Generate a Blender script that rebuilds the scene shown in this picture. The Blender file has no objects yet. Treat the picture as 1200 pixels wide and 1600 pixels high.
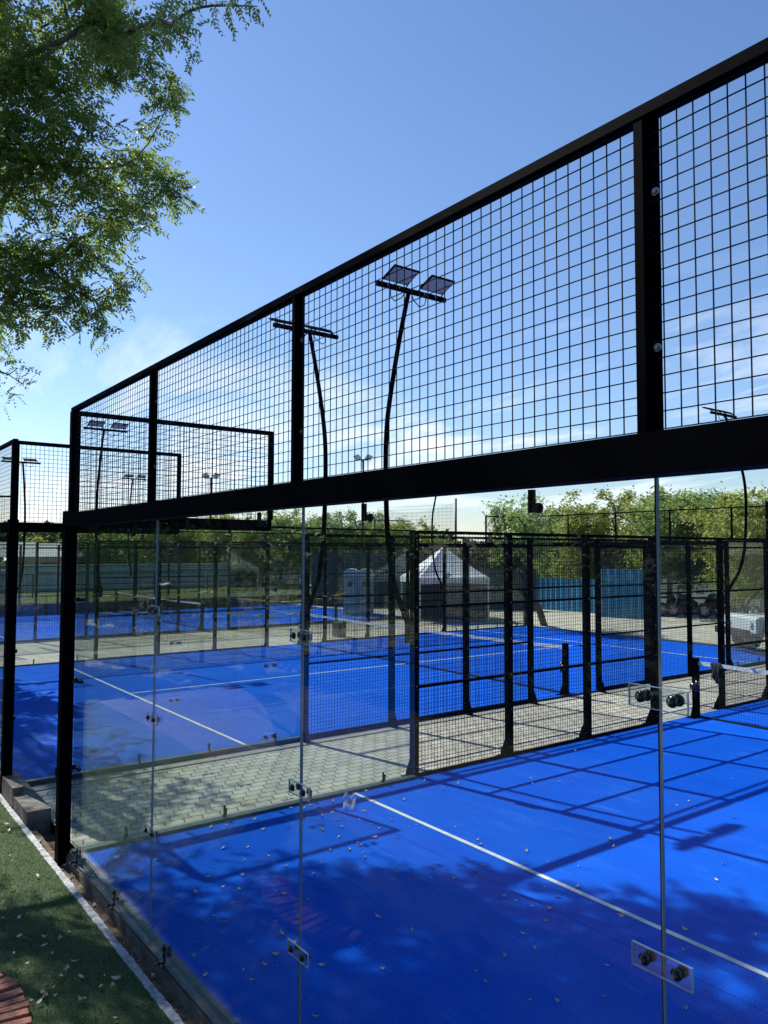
import bpy, math, random
import numpy as np
from mathutils import Vector, Matrix
R = math.radians
S = bpy.context.scene
COL = S.collection
random.seed(7)

# ------------------------------------------------------------------ camera
CAM = Vector((7.3273, -1.9872, 2.7099))
FW = Vector((-0.79985756, 0.59802126, 0.05097498))
RT = Vector((0.59890798, 0.80081329, 0.00270138))
UP = Vector((0.03920595, -0.03269004, 0.99869628))
cd = bpy.data.cameras.new('camera'); cam = bpy.data.objects.new('camera', cd); COL.objects.link(cam)
cam.matrix_world = Matrix(((RT.x, UP.x, -FW.x, CAM.x), (RT.y, UP.y, -FW.y, CAM.y), (RT.z, UP.z, -FW.z, CAM.z), (0, 0, 0, 1)))
cd.sensor_fit = 'VERTICAL'; cd.sensor_height = 36; cd.lens = 1209.4/1600*36
cd.clip_start = 0.05; cd.clip_end = 3000
S.camera = cam

# ------------------------------------------------------------------ light
SUNV = Vector((-2.76, -0.58, 2.95)).normalized()          # towards the sun
sl = bpy.data.lights.new('sun', 'SUN'); sl.energy = 5.0; sl.angle = R(0.5); sl.color = (1.0, 0.955, 0.88)
so = bpy.data.objects.new('sun', sl); COL.objects.link(so); so.location = (-20, -10, 30)
so.rotation_euler = (-SUNV).to_track_quat('-Z', 'Y').to_euler()

w = bpy.data.worlds.new('World'); S.world = w; w.use_nodes = True
nt = w.node_tree; nt.nodes.clear()
def N(t, ty, **k):
    n = t.nodes.new(ty)
    for a, b in k.items(): setattr(n, a, b)
    return n
wo = N(nt, 'ShaderNodeOutputWorld'); bg = N(nt, 'ShaderNodeBackground')
sky = N(nt, 'ShaderNodeTexSky', sky_type='NISHITA', sun_disc=False)
sky.sun_elevation = math.asin(SUNV.z); sky.sun_rotation = math.atan2(SUNV.x, SUNV.y)
sky.air_density = 1.0; sky.dust_density = 0.25; sky.ozone_density = 1.0
tint = N(nt, 'ShaderNodeMix', data_type='RGBA', blend_type='MULTIPLY'); tint.inputs[0].default_value = 1
tint.inputs[7].default_value = (1, 1, 1, 1)
nt.links.new(sky.outputs[0], tint.inputs[6])
# thin cirrus, laid out by direction: wispy streaks low in the sky
tc = N(nt, 'ShaderNodeTexCoord'); sep = N(nt, 'ShaderNodeSeparateXYZ'); nt.links.new(tc.outputs['Generated'], sep.inputs[0])
def math_(t, op, a, b=None, clamp=False):
    n = N(t, 'ShaderNodeMath', operation=op, use_clamp=clamp)
    for i, x in enumerate((a, b)):
        if x is None: continue
        if isinstance(x, (int, float)): n.inputs[i].default_value = x
        else: t.links.new(x, n.inputs[i])
    return n.outputs[0]
zc = math_(nt, 'ADD', math_(nt, 'MAXIMUM', sep.outputs[2], 0.0), 0.12)
cmb = N(nt, 'ShaderNodeCombineXYZ')
nt.links.new(math_(nt, 'DIVIDE', sep.outputs[0], zc), cmb.inputs[0]); nt.links.new(math_(nt, 'DIVIDE', sep.outputs[1], zc), cmb.inputs[1])
mp = N(nt, 'ShaderNodeMapping'); mp.inputs['Rotation'].default_value = (0, 0, 0.75); mp.inputs['Scale'].default_value = (0.55, 1.0, 1)
mp.inputs['Location'].default_value = (1.3, 0.4, 0)
nt.links.new(cmb.outputs[0], mp.inputs[0])
cn = N(nt, 'ShaderNodeTexNoise'); cn.inputs['Scale'].default_value = 1.5; cn.inputs['Detail'].default_value = 9; cn.inputs['Roughness'].default_value = 0.62; cn.inputs['Distortion'].default_value = 0.5
nt.links.new(mp.outputs[0], cn.inputs[0])
cr = N(nt, 'ShaderNodeValToRGB'); cr.color_ramp.elements[0].position = 0.49; cr.color_ramp.elements[1].position = 0.64
nt.links.new(cn.outputs[0], cr.inputs[0])
low = N(nt, 'ShaderNodeMapRange'); low.inputs[1].default_value = 0.34; low.inputs[2].default_value = 0.10; low.inputs[3].default_value = 0.0; low.inputs[4].default_value = 1.0
nt.links.new(sep.outputs[2], low.inputs[0])
cf = math_(nt, 'MULTIPLY', math_(nt, 'MULTIPLY', cr.outputs[0], low.outputs[0]), 0.92, True)
cm = N(nt, 'ShaderNodeMix', data_type='RGBA'); cm.inputs[7].default_value = (8.6, 9.0, 9.6, 1)
tr_ = N(nt, 'ShaderNodeValToRGB'); nt.links.new(sep.outputs[2], tr_.inputs[0])
tr_.color_ramp.elements[0].position = 0.0; tr_.color_ramp.elements[0].color = (1.0, 0.95, 1.07, 1)
tr_.color_ramp.elements[1].position = 0.55; tr_.color_ramp.elements[1].color = (0.80, 0.98, 1.22, 1)
e_ = tr_.color_ramp.elements.new(0.16); e_.color = (0.90, 1.02, 1.20, 1)
nt.links.new(tr_.outputs[0], tint.inputs[7])
nt.links.new(cf, cm.inputs[0]); nt.links.new(tint.outputs[2], cm.inputs[6])
nt.links.new(cm.outputs[2], bg.inputs[0]); bg.inputs[1].default_value = 0.10
nt.links.new(bg.outputs[0], wo.inputs[0])
S.view_settings.view_transform = 'Standard'; S.view_settings.look = 'None'
S.view_settings.exposure = 0.44; S.view_settings.gamma = 1; S.view_settings.use_curve_mapping = False
S.cycles.transparent_max_bounces = 40; S.cycles.max_bounces = 8; S.cycles.glossy_bounces = 3; S.cycles.transmission_bounces = 4
S.cycles.use_denoising = True
S.cycles.caustics_reflective = False; S.cycles.caustics_refractive = False

# ------------------------------------------------------------------ materials
def mat(name):
    m = bpy.data.materials.new(name); m.use_nodes = True
    t = m.node_tree; t.nodes.clear()
    o = N(t, 'ShaderNodeOutputMaterial')
    return m, t, o
def pbr(name, col, rough=0.6, metal=0.0, var=0.0, vscale=6.0, col2=None, bump=0.0, bscale=60.0, spec=0.5, stretch=None, ramp=(0.35, 0.7), detail=6):
    m, t, o = mat(name)
    b = N(t, 'ShaderNodeBsdfPrincipled'); t.links.new(b.outputs[0], o.inputs[0])
    b.inputs['Roughness'].default_value = rough; b.inputs['Metallic'].default_value = metal
    b.inputs['Specular IOR Level'].default_value = spec
    b.inputs['Base Color'].default_value = (*col, 1)
    tcn = N(t, 'ShaderNodeTexCoord'); src = tcn.outputs['Object']
    if stretch:
        mpn = N(t, 'ShaderNodeMapping'); mpn.inputs['Scale'].default_value = stretch; t.links.new(src, mpn.inputs[0]); src = mpn.outputs[0]
    if col2 or var:
        n = N(t, 'ShaderNodeTexNoise'); n.inputs['Scale'].default_value = vscale; n.inputs['Detail'].default_value = detail
        n.inputs['Roughness'].default_value = 0.6
        t.links.new(src, n.inputs[0])
        rp = N(t, 'ShaderNodeValToRGB'); rp.color_ramp.elements[0].position = ramp[0]; rp.color_ramp.elements[1].position = ramp[1]
        c2 = col2 or tuple(min(1, c*(1+var)) for c in col)
        c1 = col if col2 else tuple(c*(1-var) for c in col)
        rp.color_ramp.elements[0].color = (*c1, 1); rp.color_ramp.elements[1].color = (*c2, 1)
        t.links.new(n.outputs[0], rp.inputs[0]); t.links.new(rp.outputs[0], b.inputs['Base Color'])
    if bump:
        n2 = N(t, 'ShaderNodeTexNoise'); n2.inputs['Scale'].default_value = bscale; n2.inputs['Detail'].default_value = 4
        t.links.new(tcn.outputs['Object'], n2.inputs[0])
        bp = N(t, 'ShaderNodeBump'); bp.inputs['Strength'].default_value = bump; bp.inputs['Distance'].default_value = 0.02
        t.links.new(n2.outputs[0], bp.inputs['Height']); t.links.new(bp.outputs[0], b.inputs['Normal'])
    return m

def mat_turf():
    m, t, o = mat('blue_turf')
    b = N(t, 'ShaderNodeBsdfPrincipled'); t.links.new(b.outputs[0], o.inputs[0])
    b.inputs['Roughness'].default_value = 0.85; b.inputs['Specular IOR Level'].default_value = 0.08
    tcn = N(t, 'ShaderNodeTexCoord'); ob = tcn.outputs['Object']
    def noise(sc, det, stretch=None, rot=0, dist=0):
        src = ob
        if stretch:
            mpn = N(t, 'ShaderNodeMapping'); mpn.inputs['Scale'].default_value = stretch; mpn.inputs['Rotation'].default_value = (0, 0, rot)
            t.links.new(ob, mpn.inputs[0]); src = mpn.outputs[0]
        n = N(t, 'ShaderNodeTexNoise'); n.inputs['Scale'].default_value = sc; n.inputs['Detail'].default_value = det; n.inputs['Roughness'].default_value = 0.65
        n.inputs['Distortion'].default_value = dist
        t.links.new(src, n.inputs[0]); return n.outputs[0]
    def ramp(v, a, b_, c1, c2):
        r = N(t, 'ShaderNodeValToRGB'); r.color_ramp.elements[0].position = a; r.color_ramp.elements[1].position = b_
        r.color_ramp.elements[0].color = (*c1, 1); r.color_ramp.elements[1].color = (*c2, 1); t.links.new(v, r.inputs[0]); return r.outputs[0]
    base = ramp(noise(120, 4), 0.36, 0.66, (0.0001, 0.032, 0.40), (0.0008, 0.172, 0.95))
    big = ramp(noise(1.3, 5), 0.3, 0.75, (0.86, 0.86, 0.90), (1.15, 1.10, 1.0))
    mx = N(t, 'ShaderNodeMix', data_type='RGBA', blend_type='MULTIPLY'); mx.inputs[0].default_value = 1
    t.links.new(base, mx.inputs[6]); t.links.new(big, mx.inputs[7])
    # dusty brushed-in sand: streaks along the court and soft patches
    st = ramp(noise(2.1, 8, (0.5, 3.2, 1), 0.12, 0.8), 0.53, 0.80, (0, 0, 0), (1, 1, 1))
    st2 = ramp(noise(0.8, 6, (1.5, 0.6, 1), 0.3, 0.3), 0.45, 0.7, (0.12, 0.12, 0.12), (1, 1, 1))
    s = math_(t, 'MULTIPLY', math_(t, 'MULTIPLY', st, st2), 0.78)
    mx2 = N(t, 'ShaderNodeMix', data_type='RGBA'); mx2.inputs[7].default_value = (0.06, 0.30, 0.85, 1)
    t.links.new(s, mx2.inputs[0]); t.links.new(mx.outputs[2], mx2.inputs[6])
    # seams where the turf rolls meet, two metres apart
    sx = N(t, 'ShaderNodeSeparateXYZ'); t.links.new(ob, sx.inputs[0])
    wob = math_(t, 'MULTIPLY', math_(t, 'SUBTRACT', noise(1.2, 3), 0.5), 0.03)
    pp = math_(t, 'PINGPONG', math_(t, 'ADD', math_(t, 'ADD', sx.outputs[1], 101.35), wob), 2.0)
    sm_ = math_(t, 'LESS_THAN', pp, 0.007)
    mxs = N(t, 'ShaderNodeMix', data_type='RGBA'); mxs.inputs[7].default_value = (0.0008, 0.03, 0.34, 1)
    t.links.new(math_(t, 'MULTIPLY', sm_, 0.6), mxs.inputs[0]); t.links.new(mx2.outputs[2], mxs.inputs[6]); mx2 = mxs
    # grains of pale sand
    v = N(t, 'ShaderNodeTexVoronoi'); v.inputs['Scale'].default_value = 34; t.links.new(ob, v.inputs[0])
    g = ramp(v.outputs['Distance'], 0.045, 0.075, (1, 1, 1), (0, 0, 0))
    gm = math_(t, 'MULTIPLY', g, ramp(noise(3.0, 3), 0.5, 0.66, (0, 0, 0), (0.55, 0.55, 0.55)))
    mx3 = N(t, 'ShaderNodeMix', data_type='RGBA'); mx3.inputs[7].default_value = (0.42, 0.46, 0.55, 1)
    t.links.new(gm, mx3.inputs[0]); t.links.new(mx2.outputs[2], mx3.inputs[6])
    t.links.new(mx3.outputs[2], b.inputs['Base Color'])
    bp = N(t, 'ShaderNodeBump'); bp.inputs['Strength'].default_value = 0.45; bp.inputs['Distance'].default_value = 0.01
    t.links.new(noise(230, 3), bp.inputs['Height']); t.links.new(bp.outputs[0], b.inputs['Normal'])
    return m

def mat_glass(name='tempered_glass', tr=(0.93, 0.965, 0.955), f0=0.014, dirt=0.004, k=0.9):
    m, t, o = mat(name)
    geo = N(t, 'ShaderNodeNewGeometry')
    dot = N(t, 'ShaderNodeVectorMath', operation='DOT_PRODUCT'); t.links.new(geo.outputs['Normal'], dot.inputs[0]); t.links.new(geo.outputs['Incoming'], dot.inputs[1])
    c = math_(t, 'SUBTRACT', 1.0, math_(t, 'ABSOLUTE', dot.outputs['Value']), True)
    f = math_(t, 'ADD', math_(t, 'MULTIPLY', math_(t, 'POWER', c, 5.0), (1-f0)*k), f0, True)
    tp = N(t, 'ShaderNodeBsdfTransparent'); tp.inputs[0].default_value = (*tr, 1)
    gl = N(t, 'ShaderNodeBsdfGlossy'); gl.inputs['Roughness'].default_value = 0.0; gl.inputs[0].default_value = (0.95, 1, 1, 1)
    mx = N(t, 'ShaderNodeMixShader'); t.links.new(f, mx.inputs[0]); t.links.new(tp.outputs[0], mx.inputs[1]); t.links.new(gl.outputs[0], mx.inputs[2])
    tcn = N(t, 'ShaderNodeTexCoord'); n = N(t, 'ShaderNodeTexNoise'); n.inputs['Scale'].default_value = 2.2; n.inputs['Detail'].default_value = 7
    t.links.new(tcn.outputs['Object'], n.inputs[0])
    rp = N(t, 'ShaderNodeValToRGB'); rp.color_ramp.elements[0].position = 0.42; rp.color_ramp.elements[1].position = 0.8
    rp.color_ramp.elements[1].color = (dirt*2.4, dirt*2.4, dirt*2.4, 1); rp.color_ramp.elements[0].color = (dirt*.35, dirt*.35, dirt*.35, 1)
    t.links.new(n.outputs[0], rp.inputs[0])
    df = N(t, 'ShaderNodeBsdfDiffuse'); df.inputs[0].default_value = (0.55, 0.6, 0.6, 1)
    mx2 = N(t, 'ShaderNodeMixShader'); t.links.new(rp.outputs[0], mx2.inputs[0]); t.links.new(mx.outputs[0], mx2.inputs[1]); t.links.new(df.outputs[0], mx2.inputs[2])
    t.links.new(mx2.outputs[0], o.inputs[0])
    return m

def mat_leaf(name, c1, c2, trans=(0.20, 0.34, 0.03), tw=0.42):
    m, t, o = mat(name)
    geo = N(t, 'ShaderNodeNewGeometry')
    rp = N(t, 'ShaderNodeValToRGB'); rp.color_ramp.elements[0].color = (*c1, 1); rp.color_ramp.elements[1].color = (*c2, 1)
    t.links.new(geo.outputs['Random Per Island'], rp.inputs[0])
    b = N(t, 'ShaderNodeBsdfPrincipled'); b.inputs['Roughness'].default_value = 0.45; b.inputs['Specular IOR Level'].default_value = 0.4
    t.links.new(rp.outputs[0], b.inputs['Base Color'])
    tl = N(t, 'ShaderNodeBsdfTranslucent'); tl.inputs[0].default_value = (*trans, 1)
    mx = N(t, 'ShaderNodeMixShader'); mx.inputs[0].default_value = tw
    t.links.new(b.outputs[0], mx.inputs[1]); t.links.new(tl.outputs[0], mx.inputs[2]); t.links.new(mx.outputs[0], o.inputs[0])
    return m

def mat_brick(name, c1, c2, cm_, bw, bh, ms, scale=1.0, wavy=0.0, bump=0.5, rough=0.85, rot=0.0, off=0.5):
    m, t, o = mat(name)
    b = N(t, 'ShaderNodeBsdfPrincipled'); t.links.new(b.outputs[0], o.inputs[0]); b.inputs['Roughness'].default_value = rough
    tcn = N(t, 'ShaderNodeTexCoord'); src = tcn.outputs['Object']
    mpn = N(t, 'ShaderNodeMapping'); mpn.inputs['Rotation'].default_value = (0, 0, rot); t.links.new(src, mpn.inputs[0]); src = mpn.outputs[0]
    if wavy:
        sp = N(t, 'ShaderNodeSeparateXYZ'); t.links.new(src, sp.inputs[0])
        cb = N(t, 'ShaderNodeCombineXYZ')
        zx = math_(t, 'PINGPONG', math_(t, 'ADD', sp.outputs[1], 50.0), bh*.5); zy = math_(t, 'PINGPONG', math_(t, 'ADD', sp.outputs[0], 50.0), bw*.25)
        t.links.new(math_(t, 'ADD', sp.outputs[0], math_(t, 'MULTIPLY', zx, wavy)), cb.inputs[0])
        t.links.new(math_(t, 'ADD', sp.outputs[1], math_(t, 'MULTIPLY', zy, wavy)), cb.inputs[1])
        src = cb.outputs[0]
    br = N(t, 'ShaderNodeTexBrick'); br.offset = off
    br.inputs['Color1'].default_value = (*c1, 1); br.inputs['Color2'].default_value = (*c2, 1); br.inputs['Mortar'].default_value = (*cm_, 1)
    br.inputs['Scale'].default_value = scale; br.inputs['Mortar Size'].default_value = ms; br.inputs['Brick Width'].default_value = bw; br.inputs['Row Height'].default_value = bh
    br.inputs['Mortar Smooth'].default_value = 0.3
    t.links.new(src, br.inputs[0])
    n = N(t, 'ShaderNodeTexNoise'); n.inputs['Scale'].default_value = 1.6; n.inputs['Detail'].default_value = 10; n.inputs['Roughness'].default_value = .7; t.links.new(tcn.outputs['Object'], n.inputs[0])
    rp = N(t, 'ShaderNodeValToRGB'); rp.color_ramp.elements[0].position = .3; rp.color_ramp.elements[1].position = .72
    rp.color_ramp.elements[0].color = (.72, .70, .68, 1); rp.color_ramp.elements[1].color = (1.12, 1.12, 1.12, 1); t.links.new(n.outputs[0], rp.inputs[0])
    mx = N(t, 'ShaderNodeMix', data_type='RGBA', blend_type='MULTIPLY'); mx.inputs[0].default_value = 1
    t.links.new(br.outputs[0], mx.inputs[6]); t.links.new(rp.outputs[0], mx.inputs[7]); t.links.new(mx.outputs[2], b.inputs['Base Color'])
    bp = N(t, 'ShaderNodeBump'); bp.inputs['Strength'].default_value = bump; bp.inputs['Distance'].default_value = 0.01; bp.invert = True
    t.links.new(br.outputs['Fac'], bp.inputs['Height']); t.links.new(bp.outputs[0], b.inputs['Normal'])
    return m

M = {}
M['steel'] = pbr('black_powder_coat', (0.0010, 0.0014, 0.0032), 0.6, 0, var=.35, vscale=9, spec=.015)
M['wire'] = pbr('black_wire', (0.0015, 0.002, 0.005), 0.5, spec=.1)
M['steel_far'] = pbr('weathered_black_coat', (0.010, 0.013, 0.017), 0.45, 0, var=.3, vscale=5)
M['rail'] = pbr('grey_base_channel', (0.055, 0.068, 0.070), 0.5, 0.0, var=.25, vscale=7, bump=.1, bscale=80)
M['bolt'] = pbr('zinc_bolt', (0.26, 0.27, 0.29), 0.38, 0.8)
M['blackbolt'] = pbr('black_rubber_bolt', (0.008, 0.008, 0.009), 0.22)
M['turf'] = mat_turf()
M['line'] = pbr('line_white', (0.55, 0.58, 0.60), 0.8, col2=(0.74, 0.76, 0.76), vscale=14, bump=.3, bscale=150)
M['faded'] = pbr('faded_line', (0.10, 0.20, 0.50), 0.8, col2=(0.34, 0.42, 0.6), vscale=9)
M['glass'] = mat_glass()
M['sideglass'] = mat_glass('side_glass', (0.875, 0.905, 0.88), 0.045)
M['plate'] = mat_glass('acrylic_plate', (0.90, 0.94, 0.97), 0.05, 0.01)
M['pedge'] = pbr('frosted_plate_edge', (0.42, 0.52, 0.60), 0.35)
M['edge'] = pbr('polished_glass_edge', (0.22, 0.32, 0.42), 0.15, spec=0.9)
M['concrete'] = pbr('concrete', (0.27, 0.255, 0.225), 0.88, col2=(0.40, 0.38, 0.335), vscale=5, bump=.35, bscale=50)
M['darkconcrete'] = pbr('dark_concrete', (0.075, 0.068, 0.058), 0.9, col2=(0.20, 0.185, 0.16), vscale=6, bump=.5, bscale=40)  # concrete darkened in its colour to carry the shade on the footing faces
M['paver'] = mat_brick('interlocking_pavers', (0.48, 0.44, 0.37), (0.60, 0.56, 0.48), (0.13, 0.115, 0.09), 0.20, 0.135, 0.009, wavy=.45, rot=1.5708)
M['plaza'] = mat_brick('plaza_pavers', (0.50, 0.44, 0.36), (0.58, 0.52, 0.44), (0.34, 0.29, 0.23), 0.5, 0.5, 0.010, bump=.3)
M['brickpath'] = mat_brick('brick_path', (0.13, 0.10, 0.085), (0.19, 0.155, 0.13), (0.08, 0.07, 0.06), 0.22, 0.11, 0.01, rot=.4)
M['dirt'] = pbr('dirt', (0.085, 0.055, 0.035), 0.95, col2=(0.20, 0.15, 0.10), vscale=18, bump=.9, bscale=45)
M['ground'] = pbr('dry_ground', (0.25, 0.20, 0.14), 0.95, col2=(0.16, 0.17, 0.08), vscale=.35, bump=.5, bscale=6)
M['kerb'] = pbr('painted_kerb', (0.16, 0.16, 0.155), 0.75, col2=(0.46, 0.48, 0.48), vscale=16, bump=.5, bscale=60, ramp=(.3, .55))
M['greenturf'] = pbr('green_artificial_grass', (0.030, 0.064, 0.022), 0.85, col2=(0.11, 0.175, 0.05), vscale=55, bump=1.0, bscale=170, ramp=(.3, .75))
M['blade'] = mat_leaf('grass_blades', (0.03, 0.075, 0.02), (0.16, 0.26, 0.07), (0.12, 0.2, 0.04), .25)
M['redbrick'] = pbr('red_brick', (0.24, 0.085, 0.055), 0.85, col2=(0.40, 0.18, 0.12), vscale=14, bump=.6, bscale=70)
M['mortar'] = pbr('mortar', (0.06, 0.06, 0.045), 0.95, col2=(0.17, 0.16, 0.13), vscale=25, bump=.6, bscale=80)
M['bark'] = pbr('bark', (0.045, 0.036, 0.028), 0.9, col2=(0.14, 0.11, 0.085), vscale=9, bump=.8, bscale=30, stretch=(3, 3, .6))
M['leaf'] = mat_leaf('neem_leaf', (0.020, 0.046, 0.018), (0.085, 0.140, 0.040), (0.34, 0.48, 0.07), .42)
M['leafb'] = mat_leaf('background_leaf', (0.055, 0.105, 0.025), (0.26, 0.33, 0.10), (0.44, 0.56, 0.15), .40)
M['leafc'] = mat_leaf('yellowish_leaf', (0.07, 0.11, 0.02), (0.32, 0.35, 0.09), (0.5, 0.54, 0.12), .40)
M['leafe'] = mat_leaf('cool_leaf', (0.035, 0.075, 0.028), (0.16, 0.23, 0.09), (0.3, 0.42, 0.12), .36)
M['leafd'] = mat_leaf('dark_leaf', (0.020, 0.045, 0.015), (0.055, 0.085, 0.028), (0.10, 0.15, 0.03), .25)
M['dryleaf'] = mat_leaf('dry_leaf', (0.26, 0.18, 0.09), (0.78, 0.68, 0.50), (0.3, 0.2, 0.08), .15)
M['netband'] = pbr('net_tape', (0.55, 0.56, 0.56), 0.8, col2=(0.72, 0.73, 0.73), vscale=20, bump=.5, bscale=30)
M['netting'] = pbr('netting', (0.008, 0.009, 0.010), 0.8)
M['cloth'] = pbr('dark_cloth', (0.022, 0.024, 0.032), 0.9, bump=.5, bscale=40, var=.4, vscale=20)
M['lamp'] = pbr('lamp_glass', (0.46, 0.46, 0.45), 0.5, var=.25, vscale=40)
M['yellowtape'] = pbr('yellow_tape', (0.72, 0.60, 0.10), 0.6)
M['tent'] = pbr('white_canvas', (0.86, 0.87, 0.90), 0.8, var=.04, vscale=3)
M['tentd'] = pbr('dark_cloth_wall', (0.04, 0.05, 0.065), 0.85, var=.3, vscale=2)
M['booth'] = pbr('grey_green_plastic', (0.45, 0.56, 0.55), 0.5, var=.1, vscale=3)
M['boothr'] = pbr('white_plastic', (0.78, 0.80, 0.80), 0.5)
M['bluewall'] = pbr('blue_sheet', (0.022, 0.15, 0.30), 0.55, col2=(0.04, 0.21, 0.38), vscale=1.5)
M['tealwall'] = pbr('pale_teal_render', (0.62, 0.74, 0.72), 0.85, col2=(0.70, 0.80, 0.78), vscale=1.2, bump=.2, bscale=10)
M['darkfence'] = pbr('dark_corrugated', (0.035, 0.055, 0.065), 0.6, col2=(0.06, 0.085, 0.10), vscale=1.0)
M['stone'] = pbr('rubble_stone', (0.055, 0.045, 0.035), 0.95, col2=(0.16, 0.14, 0.11), vscale=3.5, bump=1.0, bscale=8)
M['verge'] = pbr('verge_grass', (0.05, 0.085, 0.02), 0.95, col2=(0.12, 0.15, 0.04), vscale=8, bump=.8, bscale=40)
M['housewall'] = pbr('house_render', (0.34, 0.31, 0.27), 0.85, var=.15, vscale=2)
M['roof'] = pbr('pale_metal_roof', (0.52, 0.55, 0.55), 0.6, var=.08, vscale=2)
M['window'] = pbr('window_glass', (0.012, 0.014, 0.017), 0.1)
M['carwhite'] = pbr('silver_car_paint', (0.72, 0.75, 0.76), 0.35, 0.0)
M['tyre'] = pbr('tyre_rubber', (0.016, 0.016, 0.017), 0.8, bump=.6, bscale=60)
M['rim'] = pbr('alloy', (0.42, 0.43, 0.45), 0.35, 0.8)
M['greybin'] = pbr('grey_bin', (0.10, 0.12, 0.12), 0.6)
M['wood'] = pbr('wood', (0.16, 0.11, 0.07), 0.8, var=.3, vscale=10)

m, t, o = mat('clear_plastic')
_tp = N(t, 'ShaderNodeBsdfTransparent'); _tp.inputs[0].default_value = (.9, .93, .96, 1); _gl = N(t, 'ShaderNodeBsdfPrincipled'); _gl.inputs['Base Color'].default_value = (.6, .68, .78, 1); _gl.inputs['Roughness'].default_value = .15
_mx = N(t, 'ShaderNodeMixShader'); _mx.inputs[0].default_value = .33; t.links.new(_tp.outputs[0], _mx.inputs[1]); t.links.new(_gl.outputs[0], _mx.inputs[2]); t.links.new(_mx.outputs[0], o.inputs[0])
M['plastic'] = m

# ------------------------------------------------------------------ mesh helpers
class MB:
    def __init__(s): s.v = []; s.f = []
    def quad(s, a, b, c, d): n = len(s.v); s.v += [tuple(a), tuple(b), tuple(c), tuple(d)]; s.f.append((n, n+1, n+2, n+3)); return s
    def tri(s, a, b, c): n = len(s.v); s.v += [tuple(a), tuple(b), tuple(c)]; s.f.append((n, n+1, n+2)); return s
    def box(s, x0, x1, y0, y1, z0, z1):
        n = len(s.v)
        s.v += [(x0, y0, z0), (x1, y0, z0), (x1, y1, z0), (x0, y1, z0), (x0, y0, z1), (x1, y0, z1), (x1, y1, z1), (x0, y1, z1)]
        F = [(0, 3, 2, 1), (4, 5, 6, 7), (0, 1, 5, 4), (1, 2, 6, 5), (2, 3, 7, 6), (3, 0, 4, 7)]
        if (x1-x0)*(y1-y0)*(z1-z0) < 0: F = [tuple(reversed(f)) for f in F]
        s.f += [tuple(n+i for i in f) for f in F]; return s
    def obox(s, c, ax, ay, az):      # centre and three half-axis vectors
        c = Vector(c); ax = Vector(ax); ay = Vector(ay); az = Vector(az); n = len(s.v)
        for k in (-1, 1):
            for i, j in ((-1, -1), (1, -1), (1, 1), (-1, 1)): s.v.append(tuple(c+ax*i+ay*j+az*k))
        s.f += [tuple(n+i for i in f) for f in [(0, 3, 2, 1), (4, 5, 6, 7), (0, 1, 5, 4), (1, 2, 6, 5), (2, 3, 7, 6), (3, 0, 4, 7)]]; return s
    def tube(s, pts, r, n=8, cap=True):
        pts = [Vector(p) for p in pts]; rr = r if isinstance(r, (list, tuple)) else [r]*len(pts)
        b = len(s.v); prev = None
        for i, p in enumerate(pts):
            d = (pts[min(i+1, len(pts)-1)]-pts[max(i-1, 0)]).normalized()
            if prev is None:
                a = d.orthogonal().normalized()
            else:
                a = (prev-d*prev.dot(d)); a = a.normalized() if a.length > 1e-6 else d.orthogonal().normalized()
            prev = a; c = d.cross(a)
            for k in range(n):
                q = 2*math.pi*k/n; s.v.append(tuple(p+(a*math.cos(q)+c*math.sin(q))*rr[i]))
        for i in range(len(pts)-1):
            for k in range(n):
                k2 = (k+1) % n; s.f.append((b+i*n+k, b+i*n+k2, b+(i+1)*n+k2, b+(i+1)*n+k))
        if cap:
            s.f.append(tuple(b+k for k in reversed(range(n)))); e = b+(len(pts)-1)*n; s.f.append(tuple(e+k for k in range(n)))
        return s
    def prism(s, poly, dv):
        n = len(poly); b = len(s.v); dv = Vector(dv)
        s.v += [tuple(p) for p in poly]+[tuple(Vector(p)+dv) for p in poly]
        s.f.append(tuple(b+i for i in reversed(range(n)))); s.f.append(tuple(b+n+i for i in range(n)))
        for i in range(n): j = (i+1) % n; s.f.append((b+i, b+j, b+n+j, b+n+i))
        return s
    def build(s, name, m, parent=None, smooth=False, flip=1):
        me = bpy.data.meshes.new(name)
        v = s.v if flip == 1 else [(x, -y, z) for x, y, z in s.v]
        f = s.f if flip == 1 else [tuple(reversed(q)) for q in s.f]
        me.from_pydata(v, [], f); me.materials.append(M[m] if isinstance(m, str) else m)
        if smooth: me.polygons.foreach_set('use_smooth', [True]*len(me.polygons))
        me.update()
        o = bpy.data.objects.new(name, me); COL.objects.link(o)
        if parent: o.parent = parent
        return o
def tag(o, label=None, cat=None, group=None, kind=None):
    if label: o['label'] = label
    if cat: o['category'] = cat
    if group: o['group'] = group
    if kind: o['kind'] = kind
    return o
def thing(name, label, cat, loc=(0, 0, 0), rz=0.0, group=None):
    o = bpy.data.objects.new(name, None); COL.objects.link(o); o.location = loc; o.rotation_euler = (0, 0, rz); o.empty_display_size = .2
    return tag(o, label, cat, group)
def copy_tree(o, parent=None):
    c = o.copy(); COL.objects.link(c)
    if parent: c.parent = parent
    for ch in list(o.children): copy_tree(ch, c)
    return c
def struct(name, mb, m): return tag(mb.build(name, m), kind='structure')
def sheet(name, m, x0, x1, y0, y1, z, nx=1, ny=1):
    mb = MB()
    for i in range(nx):
        for j in range(ny):
            xa = x0+(x1-x0)*i/nx; xb = x0+(x1-x0)*(i+1)/nx; ya = y0+(y1-y0)*j/ny; yb = y0+(y1-y0)*(j+1)/ny
            mb.quad((xa, ya, z), (xb, ya, z), (xb, yb, z), (xa, yb, z))
    return struct(name, mb, m)
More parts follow.
